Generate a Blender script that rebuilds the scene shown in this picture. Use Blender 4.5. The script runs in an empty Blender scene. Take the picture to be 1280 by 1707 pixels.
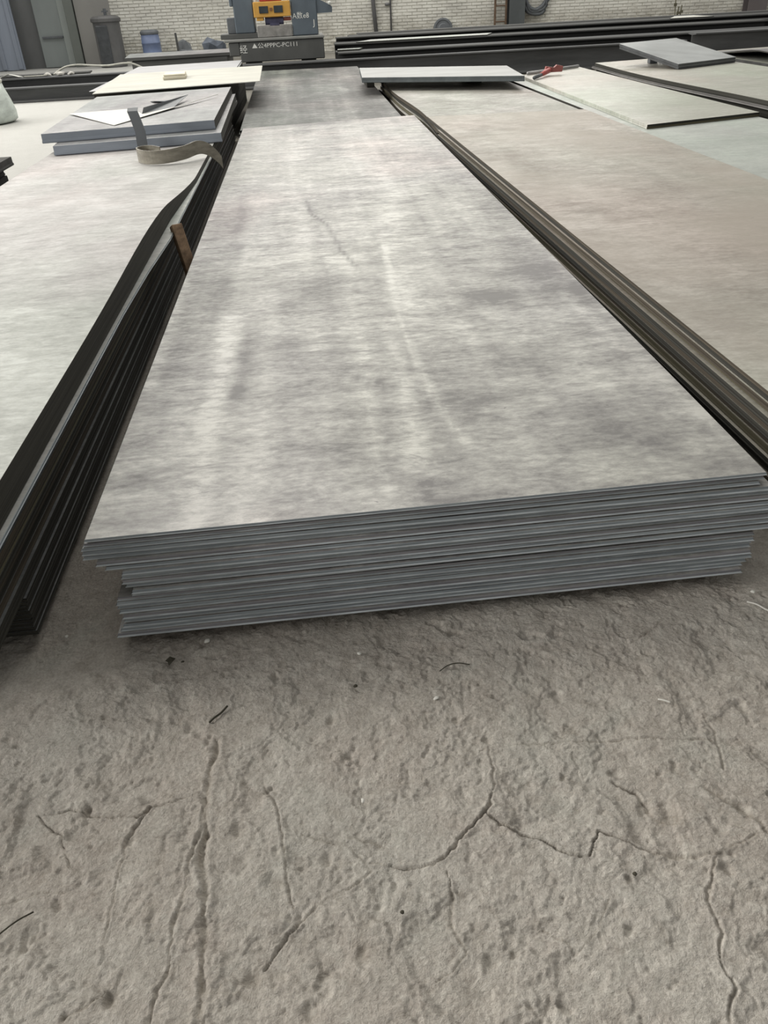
import bpy, bmesh, math, random
import numpy as np
from mathutils import Vector, Matrix

random.seed(7)
sc = bpy.context.scene
col = sc.collection
R = math.radians

# ------------------------------------------------------------------ camera
cam_d = bpy.data.cameras.new('camera')
cam_d.sensor_fit = 'VERTICAL'
cam_d.sensor_height = 36.0
cam_d.lens = 1330.0 / 1707.0 * 36.0
cam_d.clip_end = 200
cam = bpy.data.objects.new('camera', cam_d)
col.objects.link(cam)
M3 = Matrix(((0.99455909, 0.08854631, -0.05487952),
             (-0.09426954, 0.54079294, -0.8358566),
             (-0.04433356, 0.83648225, 0.54619775)))
cam.matrix_world = Matrix.Translation((0, 0, 1.2)) @ M3.to_4x4()
sc.camera = cam

# ------------------------------------------------------------------ light
w = bpy.data.worlds.new('overcast_sky')
sc.world = w
w.use_nodes = True
bg = w.node_tree.nodes['Background']
bg.inputs['Color'].default_value = (1.0, 0.985, 0.95, 1)
bg.inputs['Strength'].default_value = 0.30


def area(name, loc, target, sx, sy, energy, color=(1, 1, 1)):
    d = bpy.data.lights.new(name, 'AREA')
    d.shape = 'RECTANGLE'
    d.size = sx
    d.size_y = sy
    d.energy = energy
    d.color = color
    o = bpy.data.objects.new(name, d)
    col.objects.link(o)
    o.location = loc
    o.rotation_euler = (Vector(target) - Vector(loc)).to_track_quat('-Z', 'Y').to_euler()
    return o


area('roof_skylight', (-1.5, 10.5, 8.5), (0, 6.5, 0), 14, 5, 800, (1.0, 0.962, 0.885))
area('clerestory_window', (-2, 21.6, 6.4), (0, 5, 0), 22, 2.6, 1150, (1.0, 0.975, 0.92))
area('back_wall_fill', (3, 17.5, 8.2), (3, 21.5, 1), 22, 2.5, 520, (1.0, 0.985, 0.95))  # added fill lamp to brighten the back wall
area('left_window_far', (-9.5, 11.5, 5.2), (1.5, 4.0, 0), 12, 3.0, 900, (1.0, 0.975, 0.93))
area('left_near_fill', (-8.5, 0.3, 3.7), (0.4, 0.8, 0), 5, 2.2, 490, (1.0, 0.97, 0.93))  # added fill lamp for the near floor and the stack fronts

vs = sc.view_settings
vs.view_transform = 'Standard'
vs.look = 'None'
vs.gamma = 1.0
vs.use_curve_mapping = False
vs.exposure = 0.0


# ------------------------------------------------------------------ nodes
class NT:
    def __init__(self, name):
        self.m = bpy.data.materials.new(name)
        self.m.use_nodes = True
        self.t = self.m.node_tree
        self.t.nodes.clear()
        self.out = self.t.nodes.new('ShaderNodeOutputMaterial')
        self.b = self.t.nodes.new('ShaderNodeBsdfPrincipled')
        self.t.links.new(self.b.outputs[0], self.out.inputs[0])
        g = self.t.nodes.new('ShaderNodeNewGeometry')
        self.pos = g.outputs['Position']

    def set(self, sock, v):
        if hasattr(v, 'links'):
            self.t.links.new(v, sock)
        elif isinstance(v, (tuple, list)) and len(v) == 3 and sock.type == 'RGBA':
            sock.default_value = (*v, 1)
        else:
            sock.default_value = v

    def mapping(self, scale=(1, 1, 1), loc=(0, 0, 0), rot=0.0):
        n = self.t.nodes.new('ShaderNodeMapping')
        self.t.links.new(self.pos, n.inputs[0])
        n.inputs['Location'].default_value = loc
        n.inputs['Rotation'].default_value = (0, 0, rot)
        n.inputs['Scale'].default_value = scale
        return n.outputs[0]

    def noise(self, vec, scale=1.0, detail=4, rough=0.55, dist=0.0):
        n = self.t.nodes.new('ShaderNodeTexNoise')
        self.t.links.new(vec, n.inputs['Vector'])
        n.inputs['Scale'].default_value = scale
        n.inputs['Detail'].default_value = detail
        n.inputs['Roughness'].default_value = rough
        n.inputs['Distortion'].default_value = dist
        return n.outputs['Fac']

    def math(self, op, a, b=0.0, c=None):
        n = self.t.nodes.new('ShaderNodeMath')
        n.operation = op
        self.set(n.inputs[0], a)
        self.set(n.inputs[1], b)
        if c is not None:
            self.set(n.inputs[2], c)
        return n.outputs[0]

    def ramp(self, fac, stops):
        n = self.t.nodes.new('ShaderNodeValToRGB')
        self.set(n.inputs[0], fac)
        e = n.color_ramp.elements
        while len(e) < len(stops):
            e.new(0.5)
        for k, (p, c) in zip(e, stops):
            k.position = p
            k.color = (*c, 1) if not isinstance(c, (int, float)) else (c, c, c, 1)
        return n.outputs[0]

    def mix(self, fac, a, b, mode='MIX'):
        n = self.t.nodes.new('ShaderNodeMix')
        n.data_type = 'RGBA'
        n.blend_type = mode
        self.set(n.inputs[0], fac)
        self.set(n.inputs[6], a)
        self.set(n.inputs[7], b)
        return n.outputs[2]

    def maprange(self, v, a, b, c, d):
        n = self.t.nodes.new('ShaderNodeMapRange')
        self.set(n.inputs[0], v)
        for i, k in enumerate((a, b, c, d)):
            n.inputs[i + 1].default_value = k
        return n.outputs[0]

    def bump(self, h, strength=0.2, dist=0.01, normal=None):
        n = self.t.nodes.new('ShaderNodeBump')
        n.inputs['Strength'].default_value = strength
        n.inputs['Distance'].default_value = dist
        self.set(n.inputs['Height'], h)
        if normal is not None:
            self.set(n.inputs['Normal'], normal)
        self.t.links.new(n.outputs[0], self.b.inputs['Normal'])
        return n.outputs[0]

    def done(self, color, rough=0.5, metal=0.0, spec=0.5):
        self.set(self.b.inputs['Base Color'], color)
        self.set(self.b.inputs['Roughness'], rough)
        self.set(self.b.inputs['Metallic'], metal)
        self.set(self.b.inputs['Specular IOR Level'], spec)
        return self.m


def steel_top(name, dark, mid, light, seed, tint_a=(1.04, 0.97, 0.97), tint_b=(0.96, 1.02, 0.97), marks=0.5,
              rough=(0.3, 0.55), streak=0.35, blot=0.4, metal=0.0, bump=0.10, spec=0.5, warm=None, baked=False):
    t = NT(name)
    off = (seed * 3.7, seed * 5.1, seed)
    st = t.noise(t.mapping((4.2, 0.16, 0.2), off), 1, 4, 0.55)
    bl = t.noise(t.mapping((2.3, 1.25, 1), off), 1, 8, 0.66, 0.5)
    sm = t.noise(t.mapping((2.6, 9, 1), off), 1, 6, 0.62, 0.7)
    fi = t.noise(t.mapping((34, 62, 1), off), 1, 5, 0.7)
    v = t.math('MULTIPLY', st, streak)
    v = t.math('MULTIPLY_ADD', bl, blot, v)
    v = t.math('MULTIPLY_ADD', sm, 0.24, v)
    v = t.math('MULTIPLY_ADD', fi, 0.28, v)
    db = t.noise(t.mapping((8, 19, 1), off), 1, 9, 0.74, 0.7)
    v = t.math('MULTIPLY_ADD', db, 0.36, v)
    tot = streak + blot + 0.88
    v = t.math('DIVIDE', v, tot)
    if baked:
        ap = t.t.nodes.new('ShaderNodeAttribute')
        ap.attribute_name = 'painted_sheen'
        v = t.math('ADD', v, t.math('MULTIPLY', ap.outputs['Fac'], t.maprange(db, 0.3, 0.7, 0.015, 0.10)))  # lightens the steel along the painted sheen bands
        an_ = t.t.nodes.new('ShaderNodeAttribute')
        an_.attribute_name = 'stain'
        v = t.math('SUBTRACT', v, t.math('MULTIPLY', an_.outputs['Fac'], t.maprange(db, 0.35, 0.62, 0.0, 0.14)))
    c = t.ramp(v, [(0.415, dark), (0.50, mid), (0.575, light)])
    h = t.noise(t.mapping((0.9, 0.55, 1), (seed, -seed * 2.2, 0)), 1, 3, 0.5)
    tint = t.ramp(h, [(0.35, tint_a), (0.5, (1, 1, 1)), (0.65, tint_b)])
    c = t.mix(1.0, c, tint, 'MULTIPLY')
    if warm:
        hw = t.noise(t.mapping((1.3, 1.0, 1), (-seed, seed * 1.7, 0)), 1, 5, 0.6)
        c = t.mix(t.maprange(hw, 0.42, 0.62, 0, 0.75), c, warm)
    # scuffs and dirt left by handling
    mk = t.noise(t.mapping((5, 17, 1), off, 0.25), 1, 5, 0.7, 1.2)
    big = t.noise(t.mapping((1.9, 1.5, 1), (seed * 2.0, seed, 3)), 1, 3, 0.5)
    mkf = t.math('MULTIPLY', t.maprange(mk, 0.54, 0.70, 0, 1), t.maprange(big, 0.42, 0.62, 0, marks))
    c = t.mix(mkf, c, tuple(0.42 * k for k in mid))
    sp = t.noise(t.mapping((19, 30, 1), off, -0.5), 1, 3, 0.6, 0.6)
    c = t.mix(t.maprange(sp, 0.72, 0.78, 0, marks), c, tuple(0.3 * k for k in mid))
    ro = t.maprange(v, 0.42, 0.6, rough[1], rough[0])
    hb = t.math('MULTIPLY_ADD', fi, 0.25, t.math('MULTIPLY', sm, 0.8))
    hb = t.math('MULTIPLY_ADD', st, 0.8, hb)
    t.bump(hb, bump, 0.02)
    return t.done(c, ro, metal, spec)


def simple(name, color, rough=0.6, metal=0.0, var=0.25, scale=8.0, stretch=(1, 1, 1), bump=0.1, color2=None, spec=0.5, detail=6):
    t = NT(name)
    n = t.noise(t.mapping(stretch, (scale, 2, 1)), scale, detail, 0.62, 0.3)
    a = tuple(max(0, k * (1 - var)) for k in color)
    b = tuple(min(1, k * (1 + var)) for k in color) if color2 is None else color2
    c = t.ramp(n, [(0.34, a), (0.5, color), (0.66, b)])
    if bump:
        t.bump(n, bump, 0.01)
    return t.done(c, rough, metal, spec)


S_TOP = steel_top('mill_scale_steel', (0.175, 0.168, 0.168), (0.345, 0.337, 0.322), (0.53, 0.525, 0.50), 1.0,
                  tint_a=(1.06, 0.97, 0.97), tint_b=(0.985, 1.0, 0.955), marks=0.8, streak=0.34)
S_MAIN = steel_top('mill_scale_steel_worn_sheen', (0.175, 0.168, 0.168), (0.345, 0.337, 0.322), (0.55, 0.54, 0.51), 1.0,
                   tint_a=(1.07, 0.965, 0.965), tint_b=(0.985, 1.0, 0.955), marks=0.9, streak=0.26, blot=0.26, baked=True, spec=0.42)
S_FAR = steel_top('far_dark_steel', (0.075, 0.076, 0.073), (0.13, 0.132, 0.126), (0.27, 0.27, 0.25), 2.0, marks=0.5, rough=(0.45, 0.65), spec=0.3)
L_TOP = steel_top('dull_pale_steel', (0.33, 0.32, 0.31), (0.44, 0.43, 0.415), (0.55, 0.54, 0.525), 3.0, streak=0.05, marks=0.35,
                  rough=(0.5, 0.68), bump=0.08, spec=0.3)
R_TOP = steel_top('beige_dusty_steel', (0.265, 0.245, 0.21), (0.365, 0.342, 0.30), (0.49, 0.47, 0.42), 4.0, streak=0.05, marks=0.3,
                  warm=(0.375, 0.338, 0.288), rough=(0.45, 0.65), bump=0.07)
R2_TOP = steel_top('far_grey_steel', (0.21, 0.20, 0.175), (0.31, 0.30, 0.27), (0.44, 0.43, 0.395), 5.0, streak=0.05, marks=0.4, rough=(0.4, 0.6))
G_TOP = steel_top('pale_green_grey_steel', (0.35, 0.35, 0.305), (0.44, 0.44, 0.39), (0.58, 0.58, 0.53), 6.0, streak=0.05, marks=0.12,
                  rough=(0.28, 0.45))
B_TOP = steel_top('bluish_steel', (0.34, 0.355, 0.335), (0.42, 0.435, 0.415), (0.51, 0.525, 0.50), 7.0, streak=0.05, marks=0.1, rough=(0.4, 0.6))
K_TOP = steel_top('thick_plate_steel', (0.125, 0.127, 0.132), (0.20, 0.203, 0.207), (0.31, 0.315, 0.315), 8.0, streak=0.3, marks=0.3, rough=(0.3, 0.5))
C_EDGE = simple('cut_steel_edge', (0.25, 0.285, 0.31), 0.45, 0.15, 0.25, 5, (1, 1, 40), 0.08, color2=(0.345, 0.385, 0.405))
C_EDGE2 = simple('cut_steel_edge_violet', (0.225, 0.23, 0.25), 0.45, 0.15, 0.3, 4, (1, 1, 60), 0.08, color2=(0.32, 0.31, 0.32))
BURR = simple('lit_sheared_burr', (0.47, 0.51, 0.53), 0.4, 0.2, 0.25, 6, (2, 2, 30), 0.05)  # burr lighter than the edge: light on the lip painted in
B_EDGE = simple('rusty_steel_edge', (0.070, 0.059, 0.044), 0.8, 0.0, 0.4, 3, (1, 0.3, 50), 0.1, spec=0.2)
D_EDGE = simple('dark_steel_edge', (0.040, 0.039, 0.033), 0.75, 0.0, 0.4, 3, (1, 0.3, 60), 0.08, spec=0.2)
O_EDGE = simple('olive_steel_edge', (0.11, 0.10, 0.065), 0.75, 0.0, 0.3, 3, (1, 0.4, 30), 0.08, spec=0.2)
BLUE_EDGE = simple('thick_blue_grey_edge', (0.285, 0.32, 0.37), 0.5, 0.1, 0.12, 2, (1, 1, 6), 0.05)
BEAM = simple('dark_beam_steel', (0.082, 0.083, 0.081), 0.85, 0.0, 0.25, 1.2, (0.6, 4, 4), 0.05, spec=0.15)
BEAM2 = simple('grey_beam_steel', (0.115, 0.118, 0.119), 0.75, 0.0, 0.25, 1.2, (0.6, 4, 4), 0.05, spec=0.25)
WOOD = simple('brown_timber', (0.36, 0.24, 0.15), 0.75, 0, 0.4, 6, (6, 1, 6), 0.2)
PALE = simple('pale_sheet_metal', (0.45, 0.445, 0.385), 0.45, 0, 0.15, 2, (1, 3, 1), 0.03)
WHITE = simple('white_sheet_metal', (0.64, 0.64, 0.59), 0.4, 0, 0.12, 4, (1, 3, 1), 0.03)
LAV = simple('lavender_grey_sheet', (0.36, 0.36, 0.37), 0.45, 0, 0.12, 3, (1, 3, 1), 0.03)
STRAP = simple('rolled_strip_steel', (0.27, 0.25, 0.205), 0.42, 0.2, 0.3, 9, (1, 1, 3), 0.05)
GREYM = simple('grey_painted_steel', (0.11, 0.12, 0.13), 0.5, 0, 0.2, 3)


# ------------------------------------------------------------------ helpers
def tag(o, label=None, cat=None, group=None, kind=None):
    if label:
        o['label'] = label
    if cat:
        o['category'] = cat
    if group:
        o['group'] = group
    if kind:
        o['kind'] = kind
    return o


def link(name, me, parent=None, loc=None):
    o = bpy.data.objects.new(name, me)
    col.objects.link(o)
    if loc is not None:
        o.location = loc
    if parent is not None:
        o.parent = parent
    return o


def obj(name, bm, mats, parent=None, loc=None, smooth=False):
    me = bpy.data.meshes.new(name)
    bmesh.ops.recalc_face_normals(bm, faces=bm.faces)
    bm.to_mesh(me)
    bm.free()
    for m in (mats if isinstance(mats, (list, tuple)) else [mats]):
        me.materials.append(m)
    if smooth:
        me.polygons.foreach_set('use_smooth', [True] * len(me.polygons))
    return link(name, me, parent, loc)


def empty(name, loc, label, cat, group=None, rz=0):
    o = bpy.data.objects.new(name, None)
    col.objects.link(o)
    o.location = loc
    o.rotation_euler = (0, 0, rz)
    return tag(o, label, cat, group)


def box(bm, x0, x1, y0, y1, z0, z1, bev=0.0, mat=0, rot=None):
    r = bmesh.ops.create_cube(bm, size=1)
    vs_ = r['verts']
    for v in vs_:
        v.co = Vector((x0 + (v.co.x + .5) * (x1 - x0), y0 + (v.co.y + .5) * (y1 - y0), z0 + (v.co.z + .5) * (z1 - z0)))
    fs = list({f for v in vs_ for f in v.link_faces})
    for f in fs:
        f.material_index = mat
    if bev:
        es = list({e for v in vs_ for e in v.link_edges})
        r = bmesh.ops.bevel(bm, geom=es, offset=bev, segments=1, affect='EDGES', profile=0.5)
        vs_ = list({v for f in r['faces'] for v in f.verts} | {v for v in vs_ if v.is_valid})
        for f in r['faces']:
            f.material_index = mat
    if rot is not None:
        bmesh.ops.transform(bm, matrix=rot, verts=vs_)
    return vs_


def lathe(bm, prof, n=20, c=(0, 0), mat=0, cap=True):
    rings = []
    for r, z in prof:
        rings.append([bm.verts.new((c[0] + r * math.cos(2 * math.pi * k / n), c[1] + r * math.sin(2 * math.pi * k / n), z)) for k in range(n)])
    for a, b in zip(rings, rings[1:]):
        for k in range(n):
            f = bm.faces.new((a[k], a[(k + 1) % n], b[(k + 1) % n], b[k]))
            f.material_index = mat
    if cap:
        bm.faces.new(rings[0][::-1]).material_index = mat
        bm.faces.new(rings[-1]).material_index = mat


def tube(bm, pts, r, n=8, closed=False):
    pts = [Vector(p) for p in pts]
    rings = []
    m = len(pts)
    for i, p in enumerate(pts):
        a = pts[i - 1] if (i > 0 or closed) else pts[i]
        b = pts[(i + 1) % m] if (i < m - 1 or closed) else pts[i]
        d = (b - a).normalized()
        up = Vector((0, 0, 1)) if abs(d.z) < 0.9 else Vector((1, 0, 0))
        s = d.cross(up).normalized()
        u = s.cross(d)
        rr = r[i] if isinstance(r, (list, tuple)) else r
        rings.append([bm.verts.new(p + rr * (math.cos(2 * math.pi * k / n) * s + math.sin(2 * math.pi * k / n) * u)) for k in range(n)])
    pairs = list(zip(rings, rings[1:])) + ([(rings[-1], rings[0])] if closed else [])
    for a, b in pairs:
        for k in range(n):
            bm.faces.new((a[k], a[(k + 1) % n], b[(k + 1) % n], b[k]))
    if not closed:
        bm.faces.new(rings[0][::-1])
        bm.faces.new(rings[-1])


def catmull(pts, n=8):
    P = [Vector(p) for p in pts]
    P = [2 * P[0] - P[1]] + P + [2 * P[-1] - P[-2]]
    out = []
    for i in range(1, len(P) - 2):
        for k in range(n):
            t = k / n
            a, b, c, d = P[i - 1], P[i], P[i + 1], P[i + 2]
            out.append(0.5 * ((2 * b) + (c - a) * t + (2 * a - 5 * b + 4 * c - d) * t * t + (3 * b - a - 3 * c + d) * t ** 3))
    out.append(P[-2])
    return out


def prism(bm, poly, y0, y1, mat=0):
    """polygon in x,z extruded along y"""
    a = [bm.verts.new((x, y0, z)) for x, z in poly]
    b = [bm.verts.new((x, y1, z)) for x, z in poly]
    n = len(poly)
    bm.faces.new(a).material_index = mat
    bm.faces.new(b[::-1]).material_index = mat
    for k in range(n):
        bm.faces.new((a[k], b[k], b[(k + 1) % n], a[(k + 1) % n])).material_index = mat


def sheet(name, corners, z0, t, mats, label, group=None, cat='steel sheet', nx=6, ny=10, fz=None, wave=0.0, lip=0.0015, fx=None, seed=0, us=None, fold=None):
    """One sheet with burred cut edges. corners: near-left, near-right, far-right, far-left (x, y); z0 its underside."""
    A, B, C, D = [Vector((p[0], p[1])) for p in corners]
    ctr = (A + B + C + D) / 4
    rnd = random.Random(seed)
    p1, p2, p3 = rnd.uniform(0, 6), rnd.uniform(0, 6), rnd.uniform(3, 6)
    bm = bmesh.new()

    def P(u, v, z):
        q = (A * (1 - u) + B * u) * (1 - v) + (D * (1 - u) + C * u) * v
        x, y = q.x, q.y
        if fx:
            x += fx(u, v)
        if fold and u > fold[0]:
            k = (u - fold[0]) / (1 - fold[0])
            q0 = (A * (1 - fold[0]) + B * fold[0]) * (1 - v) + (D * (1 - fold[0]) + C * fold[0]) * v
            x = q0.x + (fx(fold[0], v) if fx else 0) + 0.005 * k
            z -= fold[1](y) * max(0.0, (k - 0.03))
        zz = z + wave * (math.sin(p3 * u * 2 + p1) * 0.6 + math.sin(5 * v + p2) * 0.4)
        if fz:
            zz += fz(x, y)
        return (x - ctr.x, y - ctr.y, zz)
    W, H = (B - A).length, (D - A).length
    us = us or [k / nx for k in range(nx + 1)]
    nx = len(us) - 1
    vsn = [k / ny for k in range(ny + 1)]

    def grid(z, ins):
        iu, iv = ins / W, ins / H
        return [[bm.verts.new(P(iu + (1 - 2 * iu) * u, iv + (1 - 2 * iv) * v, z)) for v in vsn] for u in us]

    def ring(g):
        r = [g[i][0] for i in range(nx)] + [g[nx][j] for j in range(ny)]
        r += [g[i][ny] for i in range(nx, 0, -1)] + [g[0][j] for j in range(ny, 0, -1)]
        return r

    def ringverts(z, ins):
        iu, iv = ins / W, ins / H
        f = lambda u, v: bm.verts.new(P(iu + (1 - 2 * iu) * u, iv + (1 - 2 * iv) * v, z))
        r = [f(u, 0) for u in us[:-1]] + [f(1, v) for v in vsn[:-1]]
        r += [f(u, 1) for u in us[:0:-1]] + [f(0, v) for v in vsn[:0:-1]]
        return r
    top = grid(t, lip + (0.0002 if fold else 0.0008))
    bot = grid(0, lip)
    for g, flip in ((top, False), (bot, True)):
        for i in range(nx):
            for j in range(ny):
                q = (g[i][j], g[i + 1][j], g[i + 1][j + 1], g[i][j + 1])
                f = bm.faces.new(q[::-1] if flip else q)
                f.material_index = 1 if (fold and us[i] >= fold[0]) else 0  # folded flank takes the dark edge material, its shade painted in
    rings = [ring(top), ringverts(t * 0.86, lip), ringverts(t * 0.36, lip * 0.9), ringverts(t * 0.2, lip * 0.05), ringverts(t * 0.06, 0), ring(bot)]
    n = len(rings[0])
    for ri, (a, b) in enumerate(zip(rings, rings[1:])):
        for k in range(n):
            f = bm.faces.new((a[k], b[k], b[(k + 1) % n], a[(k + 1) % n]))
            f.material_index = 2 if (len(mats) > 2 and (nx <= k < nx + ny or k >= 2 * nx + ny)) else (3 if len(mats) > 3 and ri in (2, 3) else 1)
    o = obj(name, bm, mats, None, (ctr.x, ctr.y, z0))
    return tag(o, label, cat, group)


ORD = ['topmost', 'second', 'third', 'fourth', 'fifth', 'sixth', 'seventh', 'eighth', 'ninth', 'tenth', 'eleventh', 'twelfth', 'thirteenth',
       'fourteenth', 'fifteenth', 'sixteenth', 'seventeenth', 'eighteenth', 'nineteenth', 'twentieth', 'twenty-first', 'twenty-second',
       'twenty-third', 'twenty-fourth', 'twenty-fifth', 'twenty-sixth', 'twenty-seventh', 'twenty-eighth', 'twenty-ninth', 'thirtieth',
       'thirty-first', 'thirty-second', 'thirty-third', 'thirty-fourth']


def nth(i, n, what, extra=''):
    if i == n - 1:
        s = 'lowest ' + what
    elif i == 0:
        s = 'topmost ' + what
    else:
        p = what.split(' of ', 1)
        s = ORD[i] + ' ' + p[0] + ' from the top of ' + p[1]
    return s + extra


# ------------------------------------------------------------------ floor
def vnoise(x, y, seed):
    rs = np.random.RandomState(seed)
    tab = rs.rand(256, 256)
    xi = np.floor(x).astype(int)
    yi = np.floor(y).astype(int)
    fx = x - xi
    fy = y - yi
    fx = fx * fx * (3 - 2 * fx)
    fy = fy * fy * (3 - 2 * fy)
    g = lambda a, b: tab[(xi + a) & 255, (yi + b) & 255]
    return (g(0, 0) * (1 - fx) + g(1, 0) * fx) * (1 - fy) + (g(0, 1) * (1 - fx) + g(1, 1) * fx) * fy


def fbm(x, y, f, octv, seed, gain=0.5):
    s = 0
    a = 1
    tot = 0
    for k in range(octv):
        s = s + a * vnoise(x * f + 17.3 * k, y * f + 9.1 * k, seed + k)
        tot += a
        a *= gain
        f *= 2.03
    return s / tot


def seg_dist(X, Y, pts):
    d = np.full(X.shape, 9.0)
    for (x0, y0), (x1, y1) in zip(pts, pts[1:]):
        vx, vy = x1 - x0, y1 - y0
        t = np.clip(((X - x0) * vx + (Y - y0) * vy) / (vx * vx + vy * vy + 1e-12), 0, 1)
        d = np.minimum(d, np.hypot(X - x0 - t * vx, Y - y0 - t * vy))
    return d


CRACKS = [
    ( [(-0.277, 1.09), (-0.282, 1.046), (-0.284, 0.991), (-0.283, 0.914), (-0.284, 0.855), (-0.277, 0.799), (-0.273, 0.747), (-0.269, 0.698), (-0.266, 0.652), (-0.264, 0.609), (-0.26, 0.569)] , 0.006 , 0.011 ),
    ( [(-0.283, 0.952), (-0.3, 0.857), (-0.308, 0.771), (-0.316, 0.703), (-0.321, 0.654), (-0.329, 0.605), (-0.333, 0.577)] , 0.003 , 0.006 ),
    ( [(-0.564, 0.962), (-0.525, 0.964), (-0.464, 0.937), (-0.405, 0.929), (-0.389, 0.946), (-0.354, 0.957), (-0.301, 0.97)] , 0.0025 , 0.006 ),
    ( [(-0.389, 0.946), (-0.399, 0.923), (-0.412, 0.894), (-0.417, 0.877), (-0.413, 0.854), (-0.425, 0.801), (-0.426, 0.755), (-0.423, 0.716)] , 0.003 , 0.007 ),
    ( [(-0.582, 0.958), (-0.535, 0.916), (-0.514, 0.872), (-0.504, 0.848)] , 0.003 , 0.005 ),
    ( [(-0.188, 0.985), (-0.154, 0.922), (-0.145, 0.837), (-0.139, 0.782), (-0.129, 0.729)] , 0.003 , 0.005 ),
    ( [(-0.117, 0.863), (-0.076, 0.837), (-0.046, 0.831), (-0.017, 0.805), (-0.006, 0.784), (-0.04, 0.754), (-0.089, 0.729), (-0.122, 0.709), (-0.15, 0.674), (-0.172, 0.645)] , 0.0025 , 0.006 ),
    ( [(-0.005, 0.798), (0.022, 0.791)] , 0.0025 , 0.005 ),
    ( [(-0.04, 0.847), (0.025, 0.827)] , 0.004 , 0.005 ),
    ( [(-0.601, 0.797), (-0.565, 0.802), (-0.528, 0.808), (-0.508, 0.806)] , 0.0025 , 0.005 ),
    ( [(-0.403, 0.638), (-0.433, 0.617), (-0.464, 0.604)] , 0.003 , 0.006 ),
    ( [(0.021, 0.789), (0.05, 0.78), (0.099, 0.774), (0.126, 0.787), (0.163, 0.827), (0.207, 0.864), (0.233, 0.911), (0.241, 0.95), (0.24, 0.999)] , 0.003 , 0.007 ),
    ( [(0.207, 0.864), (0.223, 0.84), (0.259, 0.818), (0.294, 0.794), (0.327, 0.764), (0.36, 0.758), (0.373, 0.784), (0.389, 0.802), (0.424, 0.783), (0.463, 0.75), (0.523, 0.737), (0.564, 0.74), (0.611, 0.754), (0.666, 0.77)] , 0.003 , 0.008 ),
    ( [(0.223, 1.001), (0.299, 1.005), (0.385, 1.001), (0.498, 0.993), (0.596, 0.976), (0.662, 0.967)] , 0.0025 , 0.004 ),
    ( [(0.668, 1.046), (0.679, 0.991), (0.662, 0.942), (0.652, 0.896)] , 0.0025 , 0.004 ),
    ( [(0.564, 0.74), (0.535, 0.699), (0.512, 0.661), (0.511, 0.614), (0.494, 0.576), (0.502, 0.537), (0.47, 0.497)] , 0.003 , 0.007 ),
    ( [(0.122, 0.76), (0.125, 0.723), (0.116, 0.695), (0.119, 0.661), (0.132, 0.632), (0.106, 0.608), (0.082, 0.598)] , 0.0025 , 0.005 ),
    ( [(0.251, 0.65), (0.285, 0.623), (0.293, 0.604), (0.34, 0.639), (0.37, 0.683)] , 0.0025 , 0.004 ),
    ( [(0.449, 0.902), (0.48, 0.866), (0.488, 0.816), (0.523, 0.799)] , 0.005 , 0.007 ),
    ( [(0.599, 0.863), (0.638, 0.821), (0.664, 0.787), (0.663, 0.764)] , 0.006 , 0.008 ),
    ( [(0.605, 1.238), (0.739, 1.34)] , 0.002 , 0.003 ),
]
PITS = [(-0.41, 0.882, 0.0104, 0.013, 0.012), (-0.5, 0.957, 0.0098, 0.01225, 0.012), (-0.22, 0.882, 0.0146, 0.01825, 0.012), (-0.217, 0.818, 0.0125, 0.015625, 0.012), (-0.513, 0.786, 0.0088, 0.011000000000000001, 0.012), (-0.193, 0.637, 0.0124, 0.0155, 0.012), (-0.388, 0.628, 0.0123, 0.015375, 0.012), (-0.028, 0.646, 0.0134, 0.01675, 0.012), (-0.072, 0.806, 0.0099, 0.012375, 0.012), (-0.106, 0.575, 0.0127, 0.015875, 0.012), (-0.056, 1.117, 0.0107, 0.013375, 0.012), (-0.28, 0.883, 0.0073, 0.009125, 0.012), (0.482, 0.841, 0.0152, 0.019, 0.012), (0.517, 0.824, 0.0176, 0.022000000000000002, 0.012), (0.645, 0.814, 0.014, 0.0175, 0.012), (0.169, 0.614, 0.0109, 0.013625, 0.012), (0.242, 1.024, 0.0102, 0.012750000000000001, 0.012), (0.191, 1.08, 0.0082, 0.01025, 0.012), (0.626, 1.207, 0.0087, 0.010875, 0.012), (0.361, 0.92, 0.0075, 0.009375, 0.012), ]

xs = np.concatenate([np.linspace(-14, -1.3, 12)[:-1], np.linspace(-1.3, -0.78, 24)[:-1], np.linspace(-0.78, 1.02, 740),
                     np.linspace(1.02, 1.6, 24)[1:], np.linspace(1.6, 18, 12)[1:]])
ys = np.concatenate([np.linspace(-6, 0.2, 6)[:-1], np.linspace(0.2, 0.44, 12)[:-1], np.linspace(0.44, 1.50, 430),
                     np.linspace(1.50, 2.4, 22)[1:], np.linspace(2.4, 23.5, 16)[1:]])
X, Y = np.meshgrid(xs, ys, indexing='ij')
wx = X + 0.016 * (fbm(X, Y, 18, 4, 40) - 0.5) + 0.006 * (fbm(X, Y, 90, 2, 44) - 0.5)
wy = Y + 0.016 * (fbm(X, Y, 18, 4, 50) - 0.5) + 0.006 * (fbm(X, Y, 90, 2, 54) - 0.5)
Z = 0.007 * (fbm(X, Y, 5, 3, 1) - 1) + 0.0055 * (fbm(wx, wy, 17, 4, 11) - 1)
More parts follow.
